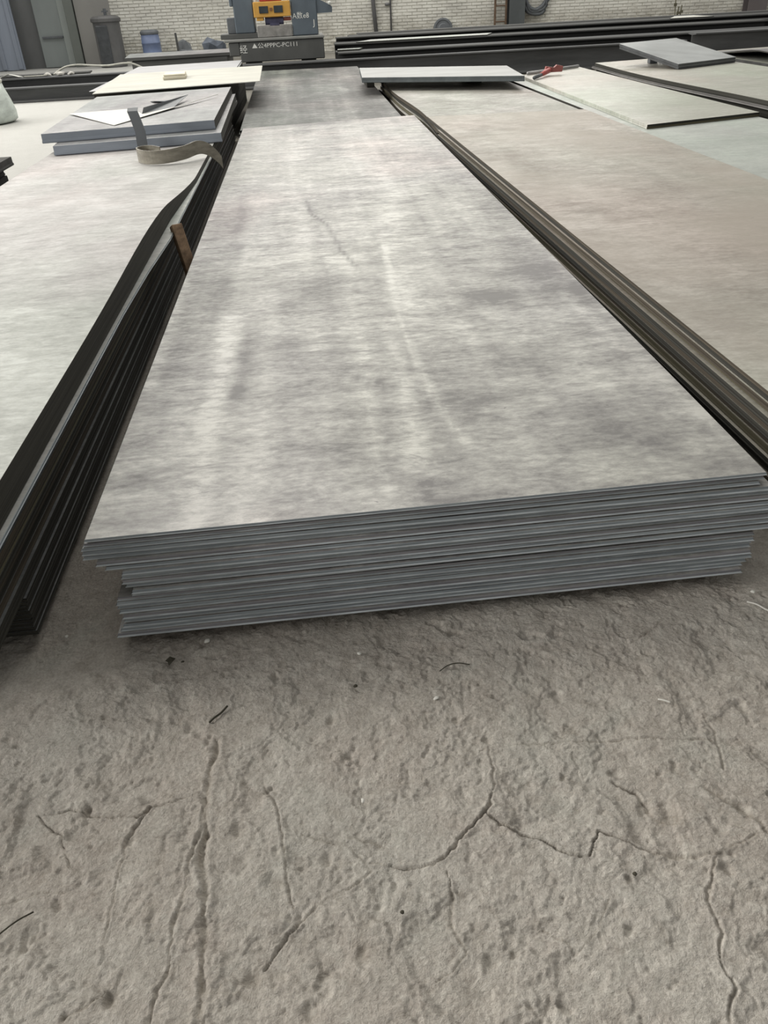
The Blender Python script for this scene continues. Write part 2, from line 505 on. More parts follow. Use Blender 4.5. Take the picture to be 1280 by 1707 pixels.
# spalled skin: flat plateaus with broken rims
sp = fbm(wx * 1.15, wy, 9, 5, 21, 0.55)
for lev, dep in ((0.54, 0.0026), (0.60, 0.0028), (0.43, 0.0022)):
    Z -= dep * np.clip((sp - lev) / 0.012, 0, 1)
Z += 0.0042 * (fbm(wx, Y, 48, 4, 61, 0.62) - 0.5)
Z += 0.0016 * (fbm(X, Y, 170, 1, 66) - 0.5)
pit = fbm(X, Y, 24, 3, 71)
Z -= 0.006 * np.clip((pit - 0.75) / 0.10, 0, 1)
crack = np.zeros_like(Z)
fade = np.clip((X + 0.78) / 0.1, 0, 1) * np.clip((1.02 - X) / 0.1, 0, 1)
for n_, (pts, wid, dep) in enumerate(CRACKS):
    d = seg_dist(wx, wy, pts)
    wv = (wid * 0.62 if wid < 0.0055 else wid * 0.8) * (0.35 + 1.3 * fbm(X, Y, 30, 2, 81))
    k = np.exp(-(d / wv) ** 2)
    Z -= dep * 0.85 * k * np.clip(2.6 * fbm(X, Y, 14, 3, 85) - 0.7, 0.08, 1.3)
    Z += dep * 0.22 * np.exp(-((d - 2.4 * wv) / (1.3 * wv)) ** 2)
    crack = np.maximum(crack, k * 0.6)
for x0, y0, rx, ry, dep in PITS:
    q = np.hypot((wx - x0) / (rx * 0.8), (wy - y0) / (ry * 0.9)) + 0.9 * (fbm(X, Y, 70, 3, 91) - 0.5)
    k = np.exp(-np.clip(q, 0, 9) ** 3)
    Z -= dep * 0.55 * k
    crack = np.maximum(crack, 0.25 * k)
Z = np.minimum(Z, -0.0005)
crack *= fade
nX, nY = X.shape
co = np.stack([X, Y, Z], -1).reshape(-1, 3)
idx = np.arange(nX * nY).reshape(nX, nY)
faces = np.stack([idx[:-1, :-1], idx[1:, :-1], idx[1:, 1:], idx[:-1, 1:]], -1).reshape(-1, 4)
me = bpy.data.meshes.new('floor')
me.vertices.add(len(co))
me.vertices.foreach_set('co', co.ravel())
me.loops.add(faces.size)
me.loops.foreach_set('vertex_index', faces.ravel())
me.polygons.add(len(faces))
me.polygons.foreach_set('loop_start', np.arange(0, faces.size, 4))
me.polygons.foreach_set('loop_total', np.full(len(faces), 4))
me.update()
me.polygons.foreach_set('use_smooth', np.ones(len(faces), dtype=bool))
at_ = me.attributes.new('dirt', 'FLOAT', 'POINT')
at_.data.foreach_set('value', crack.ravel())
t = NT('worn_concrete')
n1 = t.noise(t.mapping((1.6, 1.6, 1), (3, 1, 0)), 1, 6, 0.6, 0.4)
n2 = t.noise(t.mapping((13, 13, 4)), 1, 8, 0.7)
n3 = t.noise(t.mapping((190, 190, 40)), 1, 4, 0.75)
n4 = t.noise(t.mapping((4.5, 4.5, 1), (7, 2, 0)), 1, 5, 0.65, 0.6)
c = t.ramp(n1, [(0.36, (0.47, 0.425, 0.375)), (0.5, (0.54, 0.50, 0.445)), (0.64, (0.59, 0.56, 0.505))])
c = t.mix(t.maprange(n4, 0.5, 0.68, 0, 0.6), c, (0.53, 0.465, 0.41))
c = t.mix(t.maprange(n4, 0.3, 0.44, 0.6, 0), c, (0.52, 0.525, 0.47))
c = t.mix(t.maprange(n2, 0.4, 0.64, 0, 0.55), c, t.mix(0.5, c, (0.66, 0.63, 0.56)))
c = t.mix(t.maprange(n2, 0.46, 0.32, 0, 0.4), c, (0.30, 0.265, 0.21))
c = t.mix(t.maprange(n3, 0.3, 0.7, 0.0, 1.0), t.mix(0.42, c, (0.16, 0.13, 0.10)), t.mix(0.24, c, (0.90, 0.86, 0.78)))
n6 = t.noise(t.mapping((30, 30, 8), (2, 5, 0)), 1, 8, 0.72, 0.4)
c = t.mix(t.maprange(n6, 0.52, 0.66, 0, 0.5), c, (0.70, 0.67, 0.60))
c = t.mix(t.maprange(n6, 0.46, 0.33, 0, 0.5), c, (0.30, 0.265, 0.22))
an = t.t.nodes.new('ShaderNodeAttribute')
an.attribute_name = 'dirt'
c = t.mix(t.math('MULTIPLY', an.outputs['Fac'], 0.55), c, (0.20, 0.165, 0.115))
# shade between the stacks painted into the floor and pale swept concrete further off
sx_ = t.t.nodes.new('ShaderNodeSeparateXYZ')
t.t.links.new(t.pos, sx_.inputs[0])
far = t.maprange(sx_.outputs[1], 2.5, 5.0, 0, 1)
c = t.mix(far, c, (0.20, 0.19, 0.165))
c = t.mix(t.math('MULTIPLY', far, t.maprange(sx_.outputs[0], -1.6, -1.95, 0, 1)), c, t.mix(n4, (0.40, 0.40, 0.375), (0.50, 0.495, 0.47)))
n5 = t.noise(t.mapping((75, 75, 20)), 1, 5, 0.7)
t.bump(t.math('MULTIPLY_ADD', n3, 0.25, t.math('MULTIPLY_ADD', n6, 1.5, n5)), 0.9, 0.007)
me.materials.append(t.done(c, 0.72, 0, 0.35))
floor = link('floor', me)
tag(floor, kind='structure')

# ------------------------------------------------------------------ brick wall and its fittings
WY = 22.6
t = NT('whitewashed_brick')
n = t.noise(t.mapping((0.9, 1, 2.2)), 1, 6, 0.65, 0.5)
nf = t.noise(t.mapping((7, 1, 16)), 1, 5, 0.7)
c = t.ramp(n, [(0.36, (0.58, 0.57, 0.52)), (0.5, (0.72, 0.71, 0.65)), (0.62, (0.80, 0.795, 0.73))])
c = t.mix(t.maprange(nf, 0.60, 0.74, 0, 0.7), c, (0.30, 0.28, 0.24))
sx_ = t.t.nodes.new('ShaderNodeSeparateXYZ')
t.t.links.new(t.pos, sx_.inputs[0])
low_tone = t.math('MULTIPLY', t.maprange(sx_.outputs[2], 0.75, 0.2, 0, 1), t.maprange(nf, 0.4, 0.6, 0.1, 0.9))  # darker and browner towards the bottom, in noisy patches
c = t.mix(low_tone, c, (0.36, 0.335, 0.27))
BRICK = t.done(c, 0.85, 0, 0.2)
MORTAR = simple('whitewashed_mortar', (0.62, 0.61, 0.56), 0.9, 0, 0.2, 3)
bm = bmesh.new()
box(bm, -5.0, 18, WY, WY + 0.3, -0.02, 3.9)
wall = obj('wall_back', bm, MORTAR)
tag(wall, kind='structure')
bk = bmesh.new()
box(bk, -0.1155, 0.1155, -0.018, 0.01, -0.0265, 0.0265, 0.004)
bk_me = bpy.data.meshes.new('brick')
bmesh.ops.recalc_face_normals(bk, faces=bk.faces)
bk.to_mesh(bk_me)
bk.free()
bk_me.materials.append(BRICK)
cells = []
for r in range(0, 30):
    z = 0.05 + r * 0.066
    for k in range(95):
        x = -4.85 + k * 0.243 + (0.12 if r % 2 else 0)
        if x < 17.7:
            cells.append((x, z))
vis = sorted([q for q in cells if 0.36 < q[1] < 1.02 and -4.6 < q[0] < 11.3],
             key=lambda q: (q[0] - 3.2) ** 2 + 14 * (q[1] - 0.75) ** 2)[:300]
visset = set(vis)
for x, z in vis:
    o = link('brick', bk_me, wall, (x, WY + random.uniform(-0.004, 0.004), z))
vv, ff = [], []
for x, z in cells:
    if (x, z) in visset:
        continue
    j = random.uniform(-0.004, 0.004)
    b = len(vv)
    for dy, s in ((0.01, 1), (-0.012 + j, 1), (-0.018 + j, 0.94)):
        for sx, sz in ((-1, -1), (1, -1), (1, 1), (-1, 1)):
            vv.append((x + sx * 0.1155 * s, WY + dy, z + sz * 0.0265 * s))
    for a in (0, 4):
        for k in range(4):
            ff.append((b + a + k, b + a + (k + 1) % 4, b + a + 4 + (k + 1) % 4, b + a + 4 + k))
    ff.append((b + 8, b + 9, b + 10, b + 11))
me = bpy.data.meshes.new('far_bricks')
me.from_pydata(vv, [], ff)
me.materials.append(BRICK)
tag(link('brick_courses', me, wall), kind='stuff')

# gate bay left of the brick wall
bm = bmesh.new()
box(bm, -14, -5.0, WY + 0.35, WY + 0.6, -0.02, 3.9)
tag(obj('wall_left', bm, simple('grey_plaster', (0.17, 0.175, 0.175), 0.8, 0, 0.1, 1)), kind='structure')
PLASTER = simple('plain_render', (0.27, 0.265, 0.25), 0.85, 0, 0.08, 0.8)
bm = bmesh.new()
box(bm, -5.12, -4.32, WY - 0.06, WY + 0.345, -0.01, 3.9, 0.01)
tag(obj('trim_1', bm, PLASTER), kind='structure')
bm = bmesh.new()
box(bm, -5.34, -5.14, WY - 0.12, WY + 0.345, -0.01, 3.9, 0.01)
tag(obj('trim_2', bm, simple('green_grey_frame', (0.15, 0.165, 0.15), 0.6, 0, 0.1, 1)), kind='structure')
d = bpy.data.objects.new('door_1', None)
col.objects.link(d)
tag(d, kind='structure')
d.location = (-5.75, WY + 0.2, 0)
gd = simple('grey_green_door_paint', (0.235, 0.26, 0.255), 0.5, 0, 0.12, 1, (1, 1, 0.3))
bm = bmesh.new()
box(bm, -0.38, 0.37, 0.0, 0.06, 0.0, 2.6, 0.008)
obj('leaf', bm, gd, d)
bm = bmesh.new()
box(bm, 0.2, 0.37, -0.05, 0.0, 0.0, 2.6, 0.006)
obj('stile', bm, simple('pale_door_paint', (0.32, 0.35, 0.335), 0.5, 0, 0.08, 1), d)
bm = bmesh.new()
box(bm, -0.30, 0.19, -0.05, 0.0, 0.60, 0.645, 0.006)
obj('rail', bm, GREYM, d)
d = bpy.data.objects.new('door_2', None)
col.objects.link(d)
tag(d, kind='structure')
d.location = (-7.4, WY - 0.1, 0)
bd = simple('blue_grey_gate_paint', (0.235, 0.265, 0.32), 0.45, 0, 0.15, 1.2, (3, 1, 0.2))
bm = bmesh.new()
box(bm, -0.9, 0.86, 0.0, 0.05, 0.0, 2.9, 0.006)
obj('leaf', bm, bd, d)
for x0 in (-0.55, -0.1, 0.35, 0.72):
    bm = bmesh.new()
    box(bm, x0, x0 + 0.1, -0.03, 0.0, 0.02, 2.88, 0.008)
    obj('rib', bm, bd, d)

# columns
CO = simple('dark_column_paint', (0.085, 0.095, 0.098), 0.55, 0, 0.15, 1.5)


def column(x0, x1, name_mat, label):
    bm = bmesh.new()
    ye = WY - 0.03
    wd = x1 - x0
    box(bm, x0, x1, ye - 0.30, ye - 0.28, 0, 3.9)
    box(bm, x0, x1, ye - 0.02, ye, 0, 3.9)
    box(bm, (x0 + x1) / 2 - 0.012, (x0 + x1) / 2 + 0.012, ye - 0.28, ye - 0.02, 0, 3.9)
    o = obj('steel_column', bm, name_mat)
    return tag(o, label, 'column', 'steel columns along the brick wall')


column(5.12, 5.50, CO, 'dark blue-grey steel column against the brick wall beside the hanging coil')
column(11.08, 11.56, simple('brown_grey_column_paint', (0.13, 0.115, 0.115), 0.6, 0, 0.12, 1.5), 'brown-grey steel column at the right-hand end of the brick wall')

# ladder
RUST = simple('rusty_brown_paint', (0.13, 0.085, 0.055), 0.75, 0, 0.35, 4)
t_ = empty('ladder', (4.95, WY - 0.12, 0.0), 'narrow rust-brown ladder standing against the brick wall left of the dark column', 'ladder')
for s in (-1, 1):
    bm = bmesh.new()
    box(bm, s * 0.135 - 0.022, s * 0.135 + 0.022, -0.025, 0.025, 0.0, 3.2, 0.004)
    obj('rail', bm, RUST, t_)
for k in range(10):
    bm = bmesh.new()
    tube(bm, [(-0.115, 0, 0.12 + 0.33 * k), (0.115, 0, 0.12 + 0.33 * k)], 0.018, 6)
    obj('rung', bm, RUST, t_)

# pipes on the wall
PIPE = simple('grey_pipe', (0.12, 0.12, 0.125), 0.5, 0, 0.2, 2)
bm = bmesh.new()
tube(bm, [(1.86, WY - 0.08, 3.4), (1.85, WY - 0.08, 1.2), (1.93, WY - 0.08, 0.0)], 0.05, 10)
box(bm, 1.80, 1.96, WY - 0.14, WY - 0.02, 2.0, 2.05)
tag(obj('wall_pipe', bm, PIPE, smooth=True), 'dark vertical pipe on the brick wall, thicker of the two between machine and ladder', 'pipe')
bm = bmesh.new()
tube(bm, [(2.28, WY - 0.05, 3.4), (2.28, WY - 0.05, 0.0)], 0.02, 8)
tube(bm, [(2.25, WY - 0.06, 0.93), (2.15, WY - 0.07, 0.93)], 0.03, 8)
tag(obj('wall_pipe', bm, PIPE, smooth=True), 'thin vertical pipe on the brick wall, right of the thicker pipe', 'pipe')

# coil of hose
bm = bmesh.new()
pts = []
for k in range(73):
    a = 2 * math.pi * k / 24
    rr = 0.27 + 0.012 * math.sin(k)
    pts.append((5.82 + rr * math.cos(a) + 0.02 * math.sin(k * .7), WY - 0.10 - 0.03 * (k / 72) + 0.01 * math.sin(k * 2.1), 0.86 + 1.12 * rr * math.sin(a) + 0.05 * (k // 24)))
tube(bm, pts, 0.045, 7)
tag(obj('hose_coil', bm, GREYM, smooth=True), 'dark hose coil hanging on the brick wall right of the dark column', 'hose')
bm = bmesh.new()
box(bm, 5.80, 5.84, WY - 0.12, WY - 0.01, 1.2, 1.23)
tag(obj('wall_hook', bm, GREYM), 'small steel hook holding the hose coil on the brick wall', 'hook')

# drum lid leaning at wall, barrel, cabinet, blue drum
bm = bmesh.new()
for rad, yy in ((0.235, 0), (0.19, -0.02), (0.12, -0.025)):
    pass
prof = [(0.0, 0.07), (0.10, 0.072), (0.12, 0.058), (0.17, 0.055), (0.19, 0.07), (0.225, 0.065), (0.235, 0.05), (0.235, 0.0), (0.0, 0.0)]
lathe(bm, [(max(r, 0.001), z) for r, z in prof], 24)
bmesh.ops.rotate(bm, cent=(0, 0, 0), matrix=Matrix.Rotation(R(80), 3, 'X'), verts=bm.verts)
bmesh.ops.translate(bm, vec=(3.53, WY - 0.14, 0.36), verts=bm.verts)
tag(obj('round_cover', bm, GREYM, smooth=False), 'round dark metal cover leaning on the brick wall left of the ladder', 'cover')
bm = bmesh.new()
box(bm, 3.2, 3.9, WY - 0.5, WY - 0.02, 0, 0.115, 0.01)
tag(obj('wooden_block', bm, BEAM), 'dark low block under the round cover by the brick wall', 'block')

GB = simple('dark_grey_tank_paint', (0.10, 0.10, 0.10), 0.55, 0, 0.2, 2)
t_ = empty('gas_cabinet', (-4.33, 21.9, 0), 'dark grey upright tank with a valve on top by the white wall', 'tank', None, R(0))
bm = bmesh.new()
lathe(bm, [(0.30, 0.0), (0.30, 0.88), (0.335, 0.90), (0.335, 0.96), (0.28, 1.0), (0.1, 1.02)], 20)
obj('body', bm, GB, t_, smooth=False)
bm = bmesh.new()
tube(bm, [(0.02, 0, 1.0), (0.02, 0, 1.15)], 0.035, 8)
box(bm, -0.05, 0.09, -0.03, 0.03, 1.08, 1.11)
obj('valve', bm, GREYM, t_)
bm = bmesh.new()
box(bm, -0.20, 0.06, -0.33, -0.27, 0.05, 0.83, 0.02)
obj('panel', bm, simple('black_panel', (0.05, 0.055, 0.06), 0.6), t_)
t_ = empty('barrel', (-3.40, 21.9, 0), 'blue barrel with a dark lid standing by the white brick wall', 'barrel')
bm = bmesh.new()
lathe(bm, [(0.19, 0.0), (0.21, 0.02), (0.215, 0.2), (0.225, 0.21), (0.215, 0.22), (0.215, 0.42), (0.225, 0.43), (0.215, 0.44), (0.20, 0.62)], 20)
obj('body', bm, simple('faded_blue_paint', (0.13, 0.17, 0.28), 0.45, 0, 0.15, 3), t_, smooth=True)
bm = bmesh.new()
lathe(bm, [(0.205, 0.60), (0.215, 0.62), (0.215, 0.66), (0.17, 0.69), (0.05, 0.70)], 20)
obj('lid', bm, GREYM, t_, smooth=True)

# rubbish clump by the wall
def rubble(name, c, r, m, label, cat, seed, zs=1.0):
    bm = bmesh.new()
    bmesh.ops.create_icosphere(bm, subdivisions=2, radius=1)
    rnd = random.Random(seed)
    a, b_, c_ = [rnd.uniform(0, 6) for _ in range(3)]
    for v in bm.verts:
        k = 1 + 0.18 * math.sin(4 * v.co.x + a) + 0.15 * math.sin(5 * v.co.y + b_) + 0.12 * math.sin(6 * v.co.z + c_)
        v.co = Vector((v.co.x * r[0] * k, v.co.y * r[1] * k, max(0, v.co.z * r[2] * k + r[2] * 0.75)))
    return tag(obj(name, bm, m, None, c), label, cat)


rubble('tarpaulin_heap', (-2.62, 21.6, 0.0), (0.28, 0.2, 0.24), GREYM, 'dark crumpled heap with a stick in it by the white wall', 'heap', 3)
bm = bmesh.new()
tube(bm, [(-2.72, 21.30, 0.0), (-2.74, 21.34, 0.62)], 0.025, 7)
tag(obj('stick', bm, BEAM), 'short dark stick poking up from the heap by the white wall', 'stick')
rubble('blue_sack', (-1.75, 19.6, 0.0), (0.24, 0.2, 0.33), simple('dark_blue_cloth', (0.085, 0.10, 0.125), 0.8), 'dark blue rounded sack beside the machine bed', 'sack', 5)

# ------------------------------------------------------------------ beams across the back
def ibeam(x0, x1, y, z0, h, wd, m, label, rz=0.0, tf=0.018, name='steel_beam'):
    bm = bmesh.new()
    L = x1 - x0
    tw = 0.012
    prof = [(-wd / 2, 0), (wd / 2, 0), (wd / 2, tf), (tw / 2, tf + 0.012), (tw / 2, h - tf - 0.012), (wd / 2, h - tf), (wd / 2, h), (-wd / 2, h),
            (-wd / 2, h - tf), (-tw / 2, h - tf - 0.012), (-tw / 2, tf + 0.012), (-wd / 2, tf)]
    a = [bm.verts.new((-L / 2, p[0], p[1])) for p in prof]
    b = [bm.verts.new((L / 2, p[0], p[1])) for p in prof]
    n = len(prof)
    bm.faces.new(a)
    bm.faces.new(b[::-1])
    for k in range(n):
        bm.faces.new((a[k], a[(k + 1) % n], b[(k + 1) % n], b[k]))
    o = obj(name, bm, m, None, ((x0 + x1) / 2, y, z0))
    o.rotation_euler = (0, 0, rz)
    return tag(o, label, 'beam', 'steel beams lying across the back of the hall')



for x0, x1, y, z0, h, wd, m, lab in [
    (-7.5, -1.28, 14.42, 0.0, 0.20, 0.22, BEAM2, 'low dark beam on the floor behind the white sack'),
    (-7.5, -1.35, 14.72, 0.0, 0.31, 0.24, BEAM2, 'taller beam just behind the low beam on the left side'),
    (-7.2, -3.4, 15.05, 0.0, 0.28, 0.2, BEAM, 'dark beam in front of the grey door, under the pale rubble'),
    (-7.0, -3.5, 15.6, 0.0, 0.30, 0.3, BEAM, 'dark beam nearest the grey door'),
    (-1.1, 6.2, 14.42, 0.0, 0.33, 0.24, BEAM2, 'long dark beam running in front of the machine bed'),
    (-1.0, 0.58, 14.67, 0.0, 0.325, 0.23, BEAM, 'short dark beam tucked between the long front beam and the machine bed'),
    (0.62, 8.2, 14.73, 0.0, 0.41, 0.34, BEAM, 'second long dark beam behind the slab, counted from the front'),
    (0.60, 8.6, 15.07, 0.0, 0.41, 0.32, BEAM2, 'third long dark beam behind the slab, counted from the front'),
    (0.60, 8.0, 15.41, 0.0, 0.50, 0.34, BEAM, 'long dark beam under the near edge of the pale strip'),
    (0.62, 9.0, 15.77, 0.0, 0.50, 0.36, BEAM, 'long dark beam under the middle of the pale strip'),
    (0.66, 9.3, 16.16, 0.0, 0.56, 0.40, BEAM, 'long dark beam third from the brick wall'),
    (0.9, 11.0, 16.6, 0.0, 0.56, 0.44, BEAM, 'long dark beam second from the brick wall'),
    (1.1, 12.4, 17.1, 0.0, 0.57, 0.50, BEAM, 'long dark beam nearest the brick wall'),
    (6.3, 14.0, 14.38, 0.0, 0.42, 0.30, BEAM2, 'front dark beam behind the tilted plates at the right'),
    (8.75, 14.5, 14.80, 0.0, 0.50, 0.44, BEAM, 'second dark beam behind the tilted plates, under the bowed sheet'),
    (9.1, 14.6, 15.3, 0.0, 0.52, 0.48, BEAM, 'third dark beam at the right end, in front of the brown column'),
    (9.45, 14.8, 15.85, 0.0, 0.55, 0.52, BEAM, 'dark beam at the right end, nearest the brown column'),
]:
    ibeam(x0, x1, y, z0, h, wd, m, lab, rz=random.uniform(-0.004, 0.004))
sheet('steel_plate', [(-3.15, 16.95), (-1.22, 17.0), (-1.25, 18.35), (-3.3, 18.4)], 0.34, 0.05, [K_TOP, BEAM],
      'grey flat plate on a dark plinth under the blue barrel', None, 'steel plate')
bm = bmesh.new()
box(bm, -3.05, -1.3, 17.0, 18.3, 0.0, 0.337, 0.02)
tag(obj('plinth', bm, BEAM), 'dark plinth carrying the grey flat plate left of the machine', 'plinth')
sheet('steel_strip', [(0.95, 15.27), (3.15, 15.30), (3.35, 15.85), (1.25, 15.85)], 0.5035, 0.012, [B_TOP, D_EDGE],
      'long pale tapering strip lying on the dark beams before the wall', None, 'steel strip')
sheet('steel_strip', [(0.62, 14.95), (0.98, 14.95), (1.06, 15.24), (0.64, 15.24)], 0.4135, 0.02, [B_TOP, D_EDGE],
      'short pale plate lying on the beams just right of the machine', None, 'steel strip')
sheet('steel_strip', [(6.55, 15.98), (7.35, 15.98), (7.30, 16.75), (6.95, 16.75)], 0.5635, 0.01, [WHITE, D_EDGE],
      'white sheet lying on the dark beams left of the brown column', None, 'sheet')
t_ = empty('potted_weed', (7.35, 17.6, 0.0), 'thin dry weed sprouting behind the beams before the right-hand brick wall', 'plant')
wm = simple('dry_stalk', (0.13, 0.12, 0.08), 0.8)
for k, (dx, hh) in enumerate(((-0.06, 0.86), (0.02, 0.70), (0.08, 0.72), (0.0, 0.62))):
    bm = bmesh.new()
    tube(bm, [(dx * .3, 0, 0), (dx * .7, 0, hh * .6), (dx, 0.02, hh)], 0.012, 5)
    box(bm, dx - 0.03, dx + 0.03, -0.004, 0.004, hh * .82, hh * .88)
    obj('stalk', bm, wm, t_)
# pale odds and ends on the left-hand beams
bm = bmesh.new()
tube(bm, catmull([(-3.93, 14.95, 0.315), (-3.86, 15.02, 0.36), (-3.74, 15.06, 0.41), (-3.55, 15.08, 0.425), (-3.3, 15.05, 0.405), (-3.05, 14.95, 0.40), (-2.7, 14.85, 0.42), (-2.45, 14.8, 0.33)]), 0.014, 7)
tag(obj('hose', bm, simple('pale_hose', (0.38, 0.38, 0.33), 0.6), smooth=True), 'pale thin hose arching over the beams by the grey door', 'hose')
for k, (x, y, s) in enumerate(((-3.98, 14.76, .05), (-3.78, 14.74, .055), (-3.62, 14.76, .045))):
    bm = bmesh.new()
    bmesh.ops.create_icosphere(bm, subdivisions=1, radius=1)
    for v in bm.verts:
        v.co *= 1 + random.uniform(-.3, .3)
        v.co = Vector((v.co.x * s * 1.5, v.co.y * s, v.co.z * s * .55 + s * .45))
    tag(obj('rubble_piece', bm, simple('pale_rubble', (0.42, 0.41, 0.38), 0.9), None, (x, y, 0.312)),
        ['pale broken lump left of the hose end on the beam', 'pale broken lump beside the foot of the hose', 'pale broken lump under the hose arch'][k], 'rubble')
sheet('steel_strip', [(-4.35, 14.70), (-3.98, 14.70), (-3.98, 14.82), (-4.35, 14.82)], 0.313, 0.012, [PALE, D_EDGE],  # added strip standing in for light on the beam flange
      'short pale strip on the beam above the white sack, painted as its lit flange', None, 'steel strip')
for x, z, yb, lab in ((2.68, 0.375, 14.75, 'pale paint mark on the dark beams above the slab'), (4.33, 0.375, 14.75, 'pale paint mark on the dark beams above the red wrench')):
    pass


# ------------------------------------------------------------------ machine

MB = simple('machine_bed_paint', (0.085, 0.088, 0.085), 0.55, 0, 0.15, 2)
MT = simple('machine_bed_top', (0.22, 0.225, 0.215), 0.45, 0, 0.15, 2)
MBL = simple('machine_blue_grey_paint', (0.10, 0.125, 0.15), 0.45, 0, 0.15, 2)
MY = simple('machine_yellow_paint', (0.62, 0.34, 0.07), 0.5, 0, 0.12, 3)
CHALK = simple('chalk_white', (0.72, 0.73, 0.70), 0.9, 0, 0.05)
for x in (-0.75, 0.15):
    bm = bmesh.new()
    box(bm, x - 0.12, x + 0.12, 14.9, 15.6, -0.004, 0.335, 0.01)
    tag(obj('support_block', bm, BEAM), 'dark support block under the ' + ('left' if x < 0 else 'right') + ' half of the machine bed', 'block')
mc = empty('press_machine', (0, 0, 0.336), 'blue-grey press machine with a yellow head on a dark lettered bed', 'machine')
mc.location = (-0.36, 15.2, 0.336)
def mpart(name, bm, m, parent=None):
    bmesh.ops.translate(bm, vec=(0.36, -15.2, -0.336), verts=bm.verts)
    o = obj(name, bm, m, None)
    o.parent = parent or mc
    return o
bm = bmesh.new()
box(bm, -0.93, 0.41, 14.80, 15.7, 0.337, 0.62, 0.012)
box(bm, -1.10, -0.932, 14.80, 15.7, 0.43, 0.62, 0.012)
bed = mpart('bed', bm, MB)
bm = bmesh.new()
box(bm, -1.17, 0.42, 14.78, 15.75, 0.622, 0.66, 0.008)
mpart('bed_top', bm, MT)
bm = bmesh.new()
box(bm, -1.22, -0.60, 14.95, 15.6, 0.661, 0.73, 0.006)
mpart('packing_plate', bm, MB)
bm = bmesh.new()
box(bm, -1.10, -0.97, 15.05, 15.4, 0.731, 0.95, 0.01)
mpart('side_box', bm, GREYM)
bm = bmesh.new()
box(bm, -0.97, -0.66, 14.95, 15.5, 0.731, 2.0, 0.015)
box(bm, -1.02, -0.972, 14.95, 15.5, 1.10, 2.0, 0.01)
mpart('column', bm, MBL)
bm = bmesh.new()
box(bm, -0.07, 0.34, 14.95, 15.5, 0.661, 2.0, 0.015)
mpart('column', bm, MBL)
bm = bmesh.new()
box(bm, -0.66, -0.07, 14.97, 15.5, 1.5, 2.0, 0.015)
mpart('crosshead', bm, MBL)
bm = bmesh.new()
prism(bm, [(0.341, 0.95), (0.58, 0.955), (0.585, 1.03), (0.55, 1.06), (0.40, 1.13), (0.341, 1.3)], 14.98, 15.3)
mpart('side_arm', bm, MBL)
bm = bmesh.new()
bmesh.ops.create_icosphere(bm, subdivisions=2, radius=0.028)
bmesh.ops.translate(bm, vec=(0.545, 14.97, 1.085), verts=bm.verts)
mpart('lamp', bm, CHALK)
bm = bmesh.new()
box(bm, -0.655, -0.075, 14.90, 15.3, 0.935, 1.145, 0.01)
box(bm, -0.62, -0.51, 14.92, 15.2, 0.89, 0.934, 0.006)
head = mpart('head', bm, MY)
for x0, x1 in ((-0.565, -0.425), (-0.335, -0.195)):
    bm = bmesh.new()
    box(bm, x0, x1, 14.885, 14.901, 0.99, 1.085, 0.004)
    mpart('window', bm, simple('dark_window', (0.035, 0.045, 0.05), 0.3))
bm = bmesh.new()
box(bm, -0.40, -0.36, 14.885, 14.901, 1.02, 1.06)
mpart('badge', bm, simple('brown_badge', (0.22, 0.10, 0.04), 0.5))
bm = bmesh.new()
box(bm, -0.55, -0.20, 14.95, 15.2, 1.146, 1.22, 0.01)
mpart('red_block', bm, simple('machine_red_paint', (0.42, 0.05, 0.04), 0.5))
for x in (-0.62, -0.13):
    bm = bmesh.new()
    lathe(bm, [(0.03, 1.146), (0.03, 1.19), (0.02, 1.2)], 10, (x, 15.0))
    mpart('bolt', bm, CHALK)
bm = bmesh.new()
tube(bm, [(-0.49, 15.0, 0.885), (-0.20, 15.0, 0.885)], 0.058, 14)
box(bm, -0.42, -0.27, 14.95, 15.05, 0.82, 0.86)
mpart('motor', bm, simple('motor_violet_paint', (0.065, 0.065, 0.12), 0.45))
bm = bmesh.new()
box(bm, -0.63, -0.075, 14.93, 15.4, 0.661, 0.815, 0.01)
mpart('grey_block', bm, simple('grey_casting', (0.24, 0.235, 0.225), 0.6))
bm = bmesh.new()
box(bm, -0.20, -0.08, 14.96, 15.2, 0.875, 0.925, 0.004)
mpart('red_stop', bm, simple('machine_dull_red', (0.25, 0.07, 0.05), 0.5))

def lettering(txt, size, x, y, z, parent=None, sx=1.0):
    cu = bpy.data.curves.new('chalk_lettering', 'FONT')
    cu.body = txt
    cu.size = size
    cu.extrude = 0.0012
    cu.resolution_u = 2
    cu.materials.append(CHALK)
    tmp = bpy.data.objects.new('tmp_text', cu)
    col.objects.link(tmp)
    bpy.context.view_layer.update()
    dg = bpy.context.evaluated_depsgraph_get()
    me_ = bpy.data.meshes.new_from_object(tmp.evaluated_get(dg))
    bpy.data.objects.remove(tmp)
    o = bpy.data.objects.new('chalk_lettering', me_)
    col.objects.link(o)
    o.location = (x + 0.36, y - 15.2, z - 0.336)
    o.rotation_euler = (math.pi / 2, 0, 0)
    o.scale = (sx, 1, 1)
    o.parent = parent or mc
    o['kind'] = 'stuff'
    return o
lettering('经', 0.125, -0.935, 14.7975, 0.475)
lettering('\u25b2\u516c4PPPC-PC111', 0.085, -0.74, 14.7975, 0.53, sx=1.12)
lettering('A\u6570e8', 0.10, -0.055, 14.9475, 0.90)
lettering('J', 0.12, 0.265, 14.9475, 0.79)


